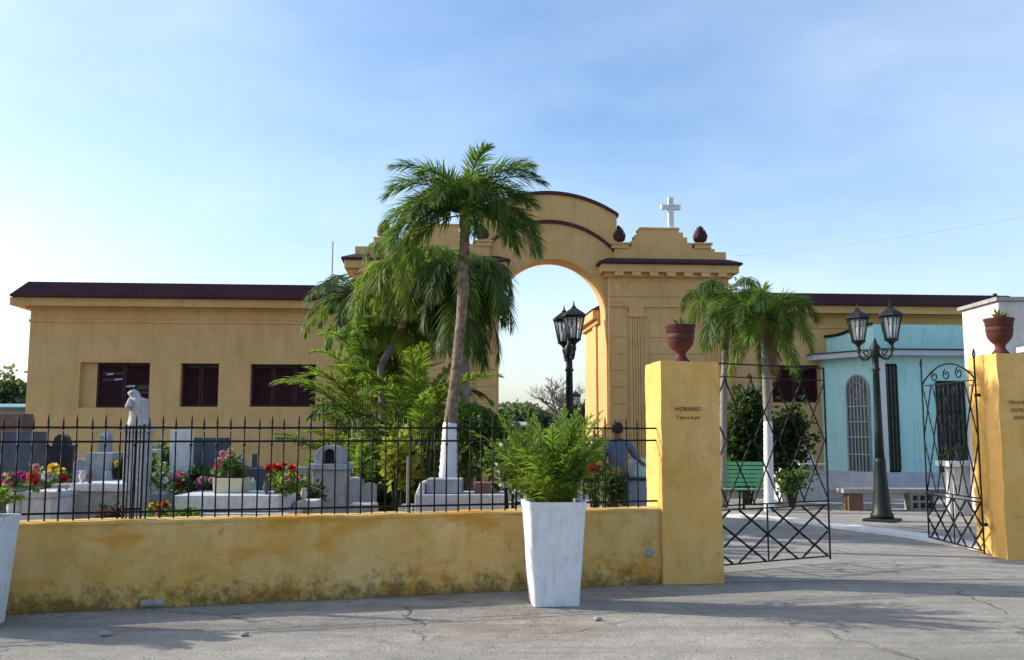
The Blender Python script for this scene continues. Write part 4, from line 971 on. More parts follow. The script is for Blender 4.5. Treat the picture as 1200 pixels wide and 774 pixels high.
# ------------------------------------------------------------------ palms
def palm(label, Y, path, rads, fronds, kind, white_to=None, mat='trunk', shaft=0.5, name='palm_tree', seed=0, group='palms inside the railing', alt=None):
    # path: photo points of the trunk from foot to crown at depth Y
    pts = [at(px, py, Y) for px, py in path]; foot = Vector((pts[0].x, Y, 0)); pts[0] = Vector((pts[0].x, Y, pts[0].z))
    T = empty(name, foot, 0, label, 'palm', group)
    full = [foot] + pts if pts[0].z > 0.05 else pts
    rads = [rads[0] * 1.12] + rads if pts[0].z > 0.05 else rads
    # resample with leaf-scar rings
    b = MB(); P = []; Rr = []
    for i in range(len(full) - 1):
        n = max(2, int((full[i+1] - full[i]).length / 0.05))
        for k in range(n): u = k / n; P.append(full[i].lerp(full[i+1], u) - foot); Rr.append(rads[i] + (rads[i+1] - rads[i]) * u)
    P.append(full[-1] - foot); Rr.append(rads[-1])
    Rr = [r * (1.0 + (0.07 if (i // 1) % 2 else -0.02)) for i, r in enumerate(Rr)]
    b.tube(P, Rr, 12); tr = b.build('trunk', M[mat], T, smooth=True)
    if white_to is not None:
        zw = at(path[0][0], white_to, Y).z; Q = [(p, r) for p, r in zip(P, Rr) if p.z <= zw]
        if len(Q) > 2:
            w_ = MB(); w_.tube([q[0] for q in Q], [q[1]*1.0 + 0.006 for q in Q], 12); w_.build('whitewash', M['white'], tr, smooth=True)
    top = full[-1] - foot
    if shaft:
        s = MB(); r = rads[-1]; s.tube([top - Vector((0, 0, 0.05)), top + Vector((0, 0, shaft*0.4)), top + Vector((0, 0, shaft)), top + Vector((0, 0, shaft*1.5))], [r*1.05, r*1.35, r*0.8, r*0.25], 10); s.build('crownshaft', M['stem'], T, smooth=True)
    rnd = random.Random(seed)
    for (az, a0, a1, L) in fronds:
        c = top + Vector((0.03*math.cos(R(az)), 0.03*math.sin(R(az)), shaft * (0.75 + 0.004*max(0, a0))))
        frond(T, c, az + rnd.uniform(-4, 4), a0, a1, L, 'light' if (alt and a0 < alt) else kind, rnd.randint(0, 9))
    for (az, a0, a1, L) in [] if seed in (1, 6) else [(-30, -35, -90, 1.0), (205, -50, -90, 1.1), (100, -45, -92, 1.0)]:
        frond(T, top + Vector((0, 0, shaft*0.3)), az + seed*40, a0, a1, L, 'dead', seed)
    return T
# main palm in front of the arch (azimuth 0 = right, -90 = towards the street)
main = [(10, 76, -20, 1.46), (-20, 72, -40, 1.38), (30, 62, -45, 1.38), (-8, 50, -50, 1.29), (12, 36, -60, 1.29), (5, 20, -84, 1.38), (-40, 20, -80, 1.20), (50, 30, -70, 1.20), (-25, 5, -88, 1.12),
        (172, 64, -30, 1.46), (190, 54, -45, 1.38), (160, 48, -55, 1.29), (178, 40, -62, 1.38), (185, 26, -80, 1.38), (205, 12, -85, 1.20), (140, 30, -70, 1.12), (165, 4, -88, 1.12), (-75, 55, -60, 1.12), (-110, 50, -60, 1.12), (80, 60, -40, 1.12), (110, 55, -40, 1.12), (-85, 25, -85, 1.12), (-60, 80, 0, 1.12), (-125, 68, -30, 1.20), (60, 72, -20, 1.20), (120, 70, -20, 1.20)]
main += [(0, 66, -35, 1.4), (20, 28, -78, 1.4), (-15, 12, -86, 1.35), (180, 70, -20, 1.35), (168, 34, -72, 1.4), (196, 18, -84, 1.35), (150, 58, -40, 1.3), (40, 66, -30, 1.3), (-50, 40, -75, 1.2), (-130, 38, -75, 1.2)]
palm('tall palm with dark arching crown and whitewashed trunk in front of the arch', 14.0, [(525, 560), (527, 500), (533, 450), (541, 370), (545, 270)], [0.125, 0.095, 0.080, 0.077, 0.072], main, 'manila', 493, shaft=0.30, seed=1)
def ring(n, lo, hi, l0, l1, e0, e1, seed):
    r = random.Random(seed); return [(360.0*i/n + r.uniform(-12, 12), r.uniform(lo, hi), r.uniform(e0, e1), r.uniform(l0, l1)) for i in range(n)]
hang = ring(12, 35, 70, 1.1, 1.5, -115, -95, 1) + ring(12, -10, 30, 1.2, 1.6, -105, -90, 2) + ring(10, -60, -25, 1.2, 1.7, -95, -88, 3)
palm('drooping dark palm close behind the tall one, its fronds hanging over the pier', 16.2, [(548, 560), (545, 450), (540, 340)], [0.10, 0.085, 0.07], hang, 'dark', None, 'trunkgrey', 0.25, seed=2)
lite = ring(14, 40, 80, 1.2, 1.6, -95, -60, 4) + ring(12, 0, 35, 1.2, 1.6, -100, -80, 5) + ring(8, -60, -10, 1.1, 1.5, -92, -88, 6)
palm('light green palm with feathery hanging fronds left of the tall palm', 16.8, [(452, 560), (446, 430), (470, 385), (490, 332)], [0.075, 0.065, 0.06, 0.05], lite, 'light', None, 'trunkgrey', 0.25, seed=3)
thin = ring(15, 20, 75, 1.1, 1.6, -85, -40, 7) + ring(12, -30, 20, 1.0, 1.5, -92, -70, 8)
mid = ring(12, 30, 75, 1.0, 1.4, -90, -60, 14) + ring(10, -10, 30, 1.0, 1.4, -98, -80, 15)
palm('low light palm whose crown fills the gap between the slender palm and the tall one', 17.4, [(462, 560), (458, 480), (455, 408)], [0.06, 0.055, 0.05], mid, 'light', None, 'trunkgrey', 0.22, seed=7)
palm('slender bluish palm nearest the left wing wall', 19.0, [(430, 560), (424, 450), (418, 362)], [0.07, 0.055, 0.045], thin, 'blue', None, 'trunkgrey', 0.25, seed=4)
# palms right of the arch
r1 = ring(11, 40, 80, 1.1, 1.4, -85, -50, 9) + ring(10, 5, 40, 1.1, 1.4, -100, -82, 10) + ring(5, -60, -20, 1.2, 1.6, -92, -86, 11)
palm('palm with whitewashed foot between the green bench and the turquoise chapel', 19.5, [(901, 575), (900, 500), (895, 385)], [0.095, 0.085, 0.075], r1, 'manila', 492, 'trunkgrey', 0.28, seed=5, group='palms inside the gate', alt=12)
r2 = ring(9, 30, 75, 1.2, 1.6, -80, -40, 12) + ring(6, -20, 25, 1.1, 1.5, -95, -80, 13)
palm('dark palm with a thin leaning trunk just behind the left gate pillar', 20.5, [(847, 570), (848, 450), (853, 368)], [0.085, 0.075, 0.06], r2, 'dark', None, 'trunkgrey', 0.25, seed=6, group='palms inside the gate')

# ------------------------------------------------------------------ shrubs
def leaf_cloud(b, blobs, n, size, seed, aspect=0.42):
    rnd = random.Random(seed)
    tot = sum(r[0]*r[1]*r[2] for _, r in blobs)
    for c, r in blobs:
        m = max(3, int(n * r[0]*r[1]*r[2] / tot))
        for i in range(m):
            d = Vector((rnd.gauss(0, 1), rnd.gauss(0, 1), rnd.gauss(0, 1))).normalized(); k = rnd.random() ** 0.45
            k *= 0.82 + 0.95 * noise.noise(d * 2.6 + Vector(c) * 1.7)
            p = Vector((c[0] + d.x*r[0]*k, c[1] + d.y*r[1]*k, c[2] + d.z*r[2]*k))
            u = (d + Vector((rnd.uniform(-1, 1), rnd.uniform(-1, 1), rnd.uniform(-0.6, 0.9)))).normalized()
            q = u.cross(Vector((rnd.uniform(-1, 1), rnd.uniform(-1, 1), 1))).normalized(); s = size * rnd.uniform(0.6, 1.25)
            nn = u.cross(q)
            b.add([p, p + u*s*0.5 + q*s*aspect + nn*s*0.08, p + u*s, p + u*s*0.5 - q*s*aspect + nn*s*0.08], [(0, 1, 2), (0, 2, 3)])
def shrub(px, py, Y, rx, ry, rz_, n, size, mat, label, seed, name='shrub', stems=5, extra=(), cat='shrub', group=None, aspect=0.42):
    c = at(px, py, Y); T = empty(name, (c.x, Y, 0), 0, label, cat, group); rnd = random.Random(seed)
    blobs = [((0, 0, c.z), (rx, ry, rz_))]
    for i in range(6): blobs.append(((rnd.uniform(-.7, .7)*rx, rnd.uniform(-.7, .7)*ry, c.z + rnd.uniform(-.6, .7)*rz_), (rx*rnd.uniform(.35, .6), ry*rnd.uniform(.35, .6), rz_*rnd.uniform(.35, .6))))
    for (ex, ey, er) in extra: q = at(ex, ey, Y); blobs.append(((q.x - c.x, 0, q.z), (er, er, er)))
    b = MB(); leaf_cloud(b, blobs, n, size, seed, aspect); b.build('foliage', mat, T)
    s = MB()
    for i in range(stems):
        cx, cy, cz = blobs[1 + i % (len(blobs)-1)][0]; s.tube([(cx*0.15, cy*0.15, 0), (cx*0.5, cy*0.5, cz*0.5), (cx, cy, cz)], [0.03, 0.02, 0.008], 5)
    s.build('stem', M['bark'], T, smooth=True)
    return T
# areca clumps in the graveyard
def clump(px, Y, n, Lr, z0, seed, label, rad=0.35, kinds=('areca', 'young'), el=(35, 88)):
    c = at(px, 560, Y); return areca_bush((c.x, Y, 0), label, n, Lr, seed, kinds, z0, 'areca_clump', rad, el)
clump(432, 17.6, 72, (1.1, 1.9), 2.7, 21, 'large yellow-green areca clump left of the palm trunks', 0.45)
clump(488, 16.0, 64, (1.0, 1.6), 2.2, 22, 'dense areca clump directly left of the whitewashed trunk', 0.35)
clump(412, 15.8, 16, (0.9, 1.4), 1.3, 26, 'small yellowish areca with arching fronds beside the niche monument', 0.2, ('areca', 'areca'), (30, 75))
shrub(470, 540, 14.6, 0.28, 0.28, 0.45, 420, 0.13, M['croton'], 'yellow-leaved shrub left of the whitewashed palm trunk', 31, cat='shrub')
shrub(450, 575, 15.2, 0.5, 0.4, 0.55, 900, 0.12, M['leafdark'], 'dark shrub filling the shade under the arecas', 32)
shrub(560, 520, 15.4, 0.62, 0.45, 0.62, 1500, 0.12, M['leaf'], 'leafy green shrub right of the whitewashed palm trunk', 33, extra=((545, 490, .25), (585, 500, .25)))
shrub(600, 548, 13.0, 0.42, 0.35, 0.42, 1000, 0.09, M['leaf'], 'white-flowering bush left of the tall white planter', 34)
c = at(598, 545, 12.7); o = empty('white_blossom', (c.x, c.y, 0), 0, 'scatter of small white blossoms on the bush by the planter', 'flowers')
rnd = random.Random(3); BLS = MB().lathe([(0.003, 0), (0.026, 0.012), (0.02, 0.024), (0.003, 0.028)], 6).mesh('blossom', M['whitep'])
for i in range(26):
    q = at(rnd.uniform(572, 622), rnd.uniform(518, 585), 12.62); inst('blossom', BLS, o, q - o.location, (rnd.uniform(0, 1.2), 0, rnd.uniform(0, 3)))
shrub(628, 530, 16.0, 0.7, 0.5, 0.42, 1300, 0.11, M['leaf'], 'mid green hedge shrub behind the tall white planter', 35)
shrub(700, 555, 14.0, 0.22, 0.2, 0.40, 500, 0.09, M['leaf'], 'small bush with orange-red flowers right of the planter palm', 36)
shrub(718, 573, 13.2, 0.17, 0.16, 0.30, 420, 0.08, M['leafdark'], 'dark rounded shrub in front of the person in the blue shirt', 37)
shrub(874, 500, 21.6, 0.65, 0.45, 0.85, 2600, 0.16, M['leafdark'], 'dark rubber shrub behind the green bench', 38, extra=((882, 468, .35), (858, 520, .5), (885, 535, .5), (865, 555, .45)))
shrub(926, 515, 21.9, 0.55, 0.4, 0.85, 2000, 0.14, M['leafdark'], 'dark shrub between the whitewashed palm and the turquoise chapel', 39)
shrub(927, 565, 20.6, 0.40, 0.3, 0.26, 600, 0.10, M['leaf'], 'low green plant at the foot of the pale tomb', 40)
shrub(1118, 540, 19.6, 0.22, 0.2, 0.30, 350, 0.09, M['leafdark'], 'small dark plant by the turquoise chapel door', 41)

# ------------------------------------------------------------------ graves behind the railing
def flower_mesh(mat, seed, r=0.06):
    rnd = random.Random(seed); b = MB()
    for ring, (n, rr, el) in enumerate(((9, 1.0, 0.25), (8, 0.85, 0.6), (6, 0.6, 0.95), (4, 0.35, 1.25))):
        for k in range(n):
            a = 2*PI*(k + 0.37*ring)/n + rnd.uniform(-.15, .15); u = Vector((math.cos(a)*math.cos(el), math.sin(a)*math.cos(el), math.sin(el))); q = Vector((-math.sin(a), math.cos(a), 0)); l = r*(0.75 + 0.25*rr)
            b.add([(0, 0, 0), u*l*0.6 + q*l*0.38, u*l + Vector((0, 0, -0.1*l)), u*l*0.6 - q*l*0.38], [(0, 1, 2), (0, 2, 3)])
    return b.mesh('flower', mat)
FLW = {k: flower_mesh(M[k], i) for i, k in enumerate(('red', 'coral', 'pink', 'magenta', 'yellowp', 'whitep'))}
def bouquet(Y, base, items, label, leaf=M['leaf'], spread=0.13, vase=None, nleaf=160):
    # items: (colour, px, py, radius in m); base: photo point the stems rise from
    B = at(base[0], base[1], Y); T = empty('flower_bouquet', (B.x, B.y, B.z), 0, label, 'flowers', 'flower bouquets on the graves')
    blobs = []; st = MB()
    for i, (c, px, py, r) in enumerate(items):
        q = at(px, py, Y) - B; q.y += random.Random(i + px).uniform(-0.05, 0.05)
        inst('flower', FLW[c], T, q, (R(random.Random(i).uniform(30, 75)), 0, random.Random(i).uniform(-.5, .5)), r / 0.06)
        blobs.append(((q.x*0.85, q.y + 0.05, q.z*0.72), (spread*0.8, spread*0.7, spread*0.7))); st.tube([(0, 0, 0), (q.x*0.5, q.y*0.5, q.z*0.55), q], 0.004, 4)
    b = MB(); leaf_cloud(b, blobs, nleaf, 0.065, len(items) + int(base[0])); b.build('foliage', leaf, T); st.build('stems', M['stem'], T)
    if vase:
        v = MB(); v.lathe([(0.05, -vase), (0.075, -vase*0.6), (0.06, -vase*0.15), (0.075, 0.0), (0.055, 0.002), (0.045, -0.04)], 14); v.build('vase', M['marble'], T, smooth=True)
    return T
def stone(px0, px1, py, Y, dep, mat, label, name='headstone', shape='flat', cat='headstone', lean=0.0, group=None):
    a, c = at(px0, py, Y), at(px1, py, Y); W = c.x - a.x; H = a.z; T = empty(name, ((a.x+c.x)/2, Y, 0), lean, label, cat, group); b = MB()
    if shape == 'flat': b.box(-W/2, W/2, 0, dep, 0.12, H)
    elif shape == 'arch':
        r = W/2; b.prism_y([(-r, 0.12), (r, 0.12)] + [(r*math.cos(PI*i/10), H - r*0.6 + r*0.6*math.sin(PI*i/10)) for i in range(11)], 0, dep)
    elif shape == 'shoulder':
        r = W/2; b.prism_y([(-r, 0.12), (r, 0.12), (r, H*0.90), (r*0.62, H*0.90)] + [(r*0.5*math.cos(PI*i/8), H*0.94 + H*0.06*math.sin(PI*i/8)) for i in range(9)] + [(-r*0.62, H*0.90), (-r, H*0.90)], 0, dep)
    elif shape == 'obelisk':
        b.taper((-W/2, W/2, 0, W), (-W*0.30, W*0.30, W*0.2, W*0.8), 0.12, H*0.94); b.taper((-W*0.30, W*0.30, W*0.2, W*0.8), (-0.01, 0.01, W*0.49, W*0.51), H*0.9405, H); dep = W
    b.build('stone', mat, T, bevel=0.008)
    p = MB(); p.box(-W/2 - 0.06, W/2 + 0.06, -0.06, dep + 0.06, 0, 0.118); p.build('plinth', M['cement'], T, bevel=0.01)
    return T, W, H
stone(-12, 42, 506, 12.5, 0.35, M['slate'], 'wide dark slate tomb block at the left edge', 'tomb_block', cat='tomb')
stone(-2, 28, 485, 14.5, 0.3, M['brick'], 'brown stepped stone behind the wide slate block', cat='headstone')
stone(55, 86, 509, 13.4, 0.16, M['blackstone'], 'black granite headstone with a small raised top', shape='shoulder')
stone(44, 58, 530, 13.8, 0.25, M['slate'], 'low slate stone between the slate block and the black headstone')
stone(112, 130, 503, 13.8, 0.2, M['greymarble'], 'pale grey obelisk left of the statue', 'obelisk', 'obelisk', 'obelisk')
stone(100, 132, 531, 12.6, 0.35, M['greymarble'], 'grey tomb block at the foot of the obelisk', 'tomb_block', cat='tomb')
tomb(82, 567, 150, 11.6, 0.9, 'light cement box tomb in front of the obelisk', [M['cement'], M['marble']], [(0.04, 0, 0.9), (0, 0.9, 1.0)])
tomb(20, 577, 62, 11.0, 0.7, 'white box tomb under the red and yellow flowers', [M['marble'], M['tombwhite']], [(0.03, 0, 0.92), (0, 0.92, 1.0)])
tomb(60, 568, 84, 12.0, 0.6, 'small grey box tomb beside the flowered white one', [M['cement'], M['cement']], [(0.02, 0, 0.9), (0, 0.9, 1.0)])
stone(200, 224, 504, 13.0, 0.14, M['marble'], 'tall pale marble stele right of the statue', shape='flat')
stone(224, 266, 513, 13.9, 0.22, M['slate'], 'blue-grey slab standing behind the pale stele')
stone(176, 200, 530, 14.2, 0.16, M['greymarble'], 'grey rounded headstone between the statue and the stele', shape='arch')
stone(150, 180, 527, 13.2, 0.3, M['marble'], 'white marble block behind the statue column', 'tomb_block', cat='tomb')
tomb(172, 579, 206, 12.8, 0.8, 'narrow white slab tomb right of the statue', [M['cement'], M['tombwhite']], [(0.05, 0, 0.85), (0, 0.85, 1.0)])
T, W, H = tomb(203, 581, 327, 10.8, 0.9, 'long two-tier white slab tomb just behind the railing', [M['cement'], M['tombwhite'], M['tombwhite']], [(-0.06, 0, 0.70), (-0.14, 0.70, 0.79), (0.0, 0.80, 1.0)])
# cream flower box on it
a, c = at(249, 561, 11.2), at(284, 561, 11.2); CB = empty('flower_box', ((a.x+c.x)/2, 11.2, H + 0.002), 0, 'cream square flower box on the long white tomb', 'flower box'); wd = c.x - a.x; hh = a.z - H
b = MB(); b.taper((-wd/2*.94, wd/2*.94, 0, wd), (-wd/2, wd/2, -0.01, wd + 0.01), 0, hh); b.build('box', M['cream'], CB, bevel=0.01)
b = MB(); b.box(-wd/2 + .03, wd/2 - .03, 0.03, wd - .03, hh + .001, hh + 0.02); b.build('soil', M['soil'], CB)
def low_plant(px, py, Y, z, r, n, size, mat, label, seed):
    c = at(px, py, Y); T = empty('potted_plant', (c.x, Y + 0.1, z), 0, label, 'plant'); b = MB(); leaf_cloud(b, [((0, 0, c.z - z), (r, r, r*0.9)), ((0, 0, (c.z - z)*0.5), (r*.7, r*.7, r*.6))], n, size, seed); b.build('foliage', mat, T)
    s = MB()
    for i in range(4): s.tube([(0, 0, 0), (r*.4*math.cos(i*1.6), r*.4*math.sin(i*1.6), c.z - z)], 0.008, 4)
    s.build('stem', M['stem'], T)
low_plant(272, 549, 11.25, H + hh + 0.02, 0.15, 160, 0.08, M['leaf'], 'leafy green plant in the cream flower box', 51)
T, W, H = tomb(366, 544, 404, 13.0, 0.5, 'grey niche monument with a dark arched recess', [M['cement'], M['greymarble']], [(0, 0, 0.93), (-0.04, 0.93, 1.0)], name='niche_monument', cat='monument')
r = W/2 - 0.02; b = MB(); zt = at(385, 522, 13.0).z
b.prism_y([(-r, H + .001), (-r*0.45, H + .001)] + [(-r*0.45*math.cos(PI*i/8), H + (zt-H)*0.45 + (zt-H)*0.36*math.sin(PI*i/8)) for i in range(9)] + [(r*0.45, H + .001), (r, H + .001)] + [(r*math.cos(PI*i/10), H + (zt-H)*0.4 + (zt-H)*0.6*math.sin(PI*i/10)) for i in range(11)], 0.02, 0.40); b.build('arched_top', M['greymarble'], T, bevel=0.006)
b = MB(); b.box(-r*0.5, r*0.5, 0.30, 0.38, H + .002, H + (zt-H)*0.85); b.build('niche_back', M['slate'], T)
tomb(345, 588, 368, 11.4, 0.5, 'small cement box tomb by the niche monument', [M['cement'], M['marble']], [(0.02, 0, 0.88), (0, 0.88, 1.0)])
tomb(402, 592, 442, 12.0, 0.5, 'low pale kerbed grave under the arecas', [M['cement'], M['cement']], [(0, 0, 0.8), (0.05, 0.8, 1.0)])
# grave at the foot of the big palm
T, W, H = tomb(486, 580, 592, 12.4, 0.8, 'white stepped tomb at the foot of the whitewashed palm', [M['cement'], M['tombwhite'], M['tombwhite']], [(-0.02, 0, 0.55), (-0.05, 0.55, 0.63), (0.0, 0.64, 1.0)])
b = MB(); a = at(499, 562, 12.5); c = at(541, 562, 12.5); cx = at(539, 580, 12.4).x; b.box(a.x - cx, c.x - cx, 0.15, 0.6, H + .002, a.z); b.build('grey_block', M['greymarble'], T, bevel=0.01)
b = MB(); a = at(556, 566, 12.6); c = at(578, 566, 12.6); b.box(a.x - cx, c.x - cx, 0.2, 0.55, H + .002, a.z); b.build('headstone', M['brick'], T, bevel=0.01)
b = MB(); a = at(478, 595, 12.3); b.box(-W/2 - 0.22, -W/2 - 0.055, 0.1, 0.6, 0, a.z); b.build('step', M['tombwhite'], T, bevel=0.01)
b = MB(); b.taper((-W/2 - 0.0, -W/2 + 0.12, 0.05, 0.7), (-W/2 + 0.06, -W/2 + 0.12, 0.1, 0.6), H + .001, H + 0.16); b.build('scroll_end', M['tombwhite'], T, bevel=0.02)

def cross_marker(px, py, Y, mat, label, w=0.26):
    c = at(px, py, Y); H = c.z; T = empty('grave_cross', (c.x, Y, 0), 0, label, 'cross'); b = MB()
    b.box(-0.035, 0.035, 0, 0.06, 0.14, H).box(-w/2, -0.0352, 0.004, 0.056, H*0.80, H*0.80 + 0.07).box(0.0352, w/2, 0.004, 0.056, H*0.80, H*0.80 + 0.07); b.build('cross', mat, T, bevel=0.006)
    b = MB(); b.box(-0.18, 0.18, -0.12, 0.2, 0, 0.139); b.build('plinth', M['cement'], T)
cross_marker(298, 532, 14.2, M['slate'], 'dark stone cross right of the cream flower box')
cross_marker(184, 520, 15.0, M['greymarble'], 'grey stone cross behind the narrow white slab tomb')
stone(286, 312, 549, 13.6, 0.3, M['slate'], 'low dark slate stone left of the red flowers')
stone(404, 424, 560, 14.4, 0.3, M['weathered'], 'weathered low headstone under the arecas', shape='arch')
stone(330, 352, 556, 14.0, 0.3, M['slate'], 'dark low stone behind the pale pink flowers', shape='arch')
stone(86, 102, 538, 13.2, 0.2, M['weathered'], 'small weathered headstone right of the black one', shape='arch')
stone(136, 150, 545, 12.9, 0.2, M['slate'], 'narrow dark stone just left of the statue column')
stone(268, 286, 536, 15.0, 0.2, M['weathered'], 'weathered stone rising behind the cream flower box', shape='arch')
for k, (px, py, Y, mt, lab) in enumerate(((96, 566, 11.7, 'marble', 'white vase on the light cement tomb'), (105, 566, 11.75, 'brick', 'brown vase on the light cement tomb'), (187, 578, 12.9, 'marble', 'marble vase on the narrow white slab'), (312, 580, 11.0, 'slate', 'dark vase on the long white tomb'), (356, 587, 11.5, 'marble', 'pale vase on the small cement tomb'))):
    q = at(px, py, Y); b = MB(); b.lathe([(0.028, 0), (0.03, 0.006), (0.02, 0.02), (0.038, 0.06), (0.042, 0.09), (0.026, 0.13), (0.036, 0.15), (0.026, 0.15)], 12); tag(b.build('vase', M[mt], loc=q, smooth=True, auto=50), lab, 'vase')
for k, (x0, x1, y, Y, mt, shp, lab) in enumerate((
    (30, 46, 548, 12.9, 'weathered', 'arch', 'weathered stone behind the magenta bouquet'), (88, 100, 552, 12.2, 'greymarble', 'flat', 'small upright grey stone left of the obelisk block'),
    (143, 156, 556, 12.5, 'cement', 'shoulder', 'cement headstone left of the statue column'), (166, 178, 540, 14.8, 'slate', 'arch', 'dark rounded stone seen just right of the statue column'),
    (196, 208, 552, 12.7, 'cement', 'arch', 'small cement stone in front of the pale stele'), (240, 254, 548, 14.4, 'cement', 'shoulder', 'cement headstone in front of the blue-grey slab'),
    (310, 322, 545, 15.2, 'greymarble', 'arch', 'grey rounded stone far behind the red flowers'), (344, 360, 548, 15.0, 'cement', 'flat', 'cement stone left of the niche monument'),
    (424, 440, 566, 13.2, 'cement', 'arch', 'cement stone at the edge of the arecas'), (60, 74, 556, 12.6, 'cement', 'shoulder', 'cement headstone in front of the black one'),
    (290, 300, 560, 12.4, 'weathered', 'obelisk', 'tiny weathered obelisk right of the cream flower box'), (118, 128, 553, 12.3, 'weathered', 'shoulder', 'weathered headstone standing before the grey obelisk block'))):
    stone(x0, x1, y, Y, 0.16, M[mt], lab, shape=shp)
# statue on its column
SY = 11.8; sc0 = at(163, 500, SY); ST = empty('statue_column', (sc0.x, SY, 0), 0, 'square white column carrying the draped statue', 'column')
zc = sc0.z
b = MB(); b.box(-0.17, 0.17, -0.17, 0.17, 0, 0.5).box(-0.13, 0.13, -0.13, 0.13, 0.501, zc - 0.07); b.build('shaft', M['weathered'], ST, bevel=0.01)
b = MB(); b.box(-0.16, 0.16, -0.16, 0.16, zc - 0.069, zc); b.build('capital', M['weathered'], ST, bevel=0.012)
SG = empty('draped_statue', (sc0.x, SY, zc + 0.001), R(-20), 'white draped figure with bowed head on a column by the railing', 'statue')
b = MB(); sh_ = at(163, 457, SY).z - zc; rows = [(0.0, 0.145, 0.12, 0), (0.10, 0.135, 0.115, 0), (0.25, 0.12, 0.105, 0.0), (0.42, 0.115, 0.10, -0.005), (0.58, 0.135, 0.10, -0.015), (0.70, 0.14, 0.095, -0.03), (0.77, 0.10, 0.085, -0.045), (0.80, 0.062, 0.062, -0.055), (0.85, 0.07, 0.075, -0.075), (0.92, 0.068, 0.075, -0.085), (0.97, 0.045, 0.05, -0.08), (1.0, 0.012, 0.012, -0.075)]
seg = 28
for (f, rx, ry, dx) in rows:
    for k in range(seg):
        a = 2*PI*k/seg; fo = 1 + (0.10 * math.cos(7*a + f*3) + 0.05*math.cos(11*a - f*5)) * (1 if f < 0.76 else 0.25)
        b.v.append((dx + rx*fo*math.cos(a), -0.3*abs(dx) + ry*fo*math.sin(a), f*sh_))
for i in range(len(rows) - 1):
    for k in range(seg): b.f.append((i*seg+k, i*seg+(k+1)%seg, (i+1)*seg+(k+1)%seg, (i+1)*seg+k))
b.f.append(tuple(range(seg-1, -1, -1)))
b.build('figure', M['weathered'], SG, smooth=True)
for s in (-1, 1):
    b = MB(); b.tube([(0.02*s - 0.02, -0.125*0 + 0.10*s, sh_*0.70), (-0.06, 0.135*s, sh_*0.52), (-0.15, 0.05*s, sh_*0.55), (-0.165, 0.012*s, sh_*0.62)], [0.05, 0.045, 0.032, 0.02], 8); b.build('arm', M['weathered'], SG, smooth=True)

# flowers
bouquet(10.75, (41, 576), [('coral', 38, 559, .085), ('red', 41, 566, .07), ('whitep', 57, 558, .075), ('yellowp', 64, 549, .08), ('yellowp', 70, 553, .06), ('red', 73, 562, .065), ('pink', 40, 548, .05)], 'bouquet of coral, white and yellow roses on the left', spread=0.14)
bouquet(11.0, (17, 577), [('magenta', 22, 557, .06), ('magenta', 14, 559, .06), ('magenta', 28, 560, .05), ('pink', 8, 566, .06), ('pink', 2, 560, .06), ('pink', 14, 570, .05), ('coral', -4, 566, .06)], 'magenta and pink bouquet at the left edge', vase=0.3)
bouquet(11.3, (262, 559), [('pink', 261, 532, .05), ('pink', 267, 536, .05), ('pink', 258, 541, .06), ('coral', 256, 547, .05), ('pink', 268, 528, .04)], 'pink flowers rising from the cream flower box', spread=0.08, nleaf=80)
bouquet(11.3, (322, 581), [('red', 316, 549, .06), ('red', 322, 548, .065), ('red', 328, 550, .06), ('red', 334, 545, .05), ('red', 343, 549, .06), ('coral', 346, 555, .05)], 'bright red bouquet in the middle of the graves', spread=0.10, vase=0.2)
bouquet(11.1, (330, 582), [('whitep', 330, 562, .04), ('pink', 336, 559, .045), ('pink', 339, 565, .045), ('whitep', 334, 570, .04), ('pink', 350, 562, .045), ('yellowp', 318, 568, .03)], 'pale pink and white flowers over yellow-green leaves beside the red ones', M['areca'], 0.14, nleaf=260)
bouquet(12.2, (238, 582), [('pink', 236, 563, .06), ('pink', 242, 567, .06), ('pink', 248, 563, .05), ('magenta', 233, 570, .05)], 'soft pink bouquet left of the cream flower box', M['leafdark'], 0.1)
bouquet(12.2, (212, 580), [('magenta', 206, 562, .05), ('coral', 214, 556, .05), ('red', 210, 570, .05)], 'dark red and magenta bunch below the pale stele', M['leafdark'], 0.15)
bouquet(10.6, (184, 612), [('red', 178, 598, .045), ('coral', 185, 595, .045), ('red', 192, 592, .045), ('pink', 187, 603, .045), ('yellowp', 177, 592, .035), ('magenta', 190, 600, .04)], 'mixed red bunch low behind the railing right of the post panel', spread=0.12, nleaf=220)
bouquet(10.6, (124, 612), [('pink', 115, 602, .04), ('coral', 122, 600, .04), ('pink', 129, 599, .045), ('red', 133, 602, .035), ('pink', 136, 596, .04)], 'low row of pink flowers left of the post panel', M['leafdark'], 0.10)
bouquet(11.9, (176, 570), [('yellowp', 174, 563, .05), ('whitep', 190, 545, .05), ('whitep', 193, 563, .05), ('whitep', 188, 556, .04)], 'white and yellow flowers just right of the statue column', spread=0.13)
bouquet(12.6, (139, 562), [('yellowp', 139, 543, .045), ('whitep', 137, 548, .04), ('whitep', 141, 552, .04)], 'cream flowers between the obelisk and the statue column', M['leafdark'], 0.09)
bouquet(13.6, (697, 572), [('coral', 690, 550, .07), ('coral', 696, 547, .07), ('red', 693, 555, .06), ('whitep', 679, 550, .04), ('whitep', 681, 560, .04), ('yellowp', 703, 543, .04)], 'orange-red blooms right of the planter palm', M['leafdark'], 0.12)
shrub(215, 603, 10.4, 0.28, 0.15, 0.06, 300, 0.05, M['leaf'], 'low green ground plant at the foot of the long white tomb', 61)
shrub(160, 545, 13.0, 0.35, 0.2, 0.16, 250, 0.09, M['leafdark'], 'dark low plant behind the statue column', 62)
shrub(232, 565, 13.0, 0.2, 0.2, 0.22, 250, 0.09, M['leafdark'], 'dark leafy plant in front of the blue-grey slab', 63)
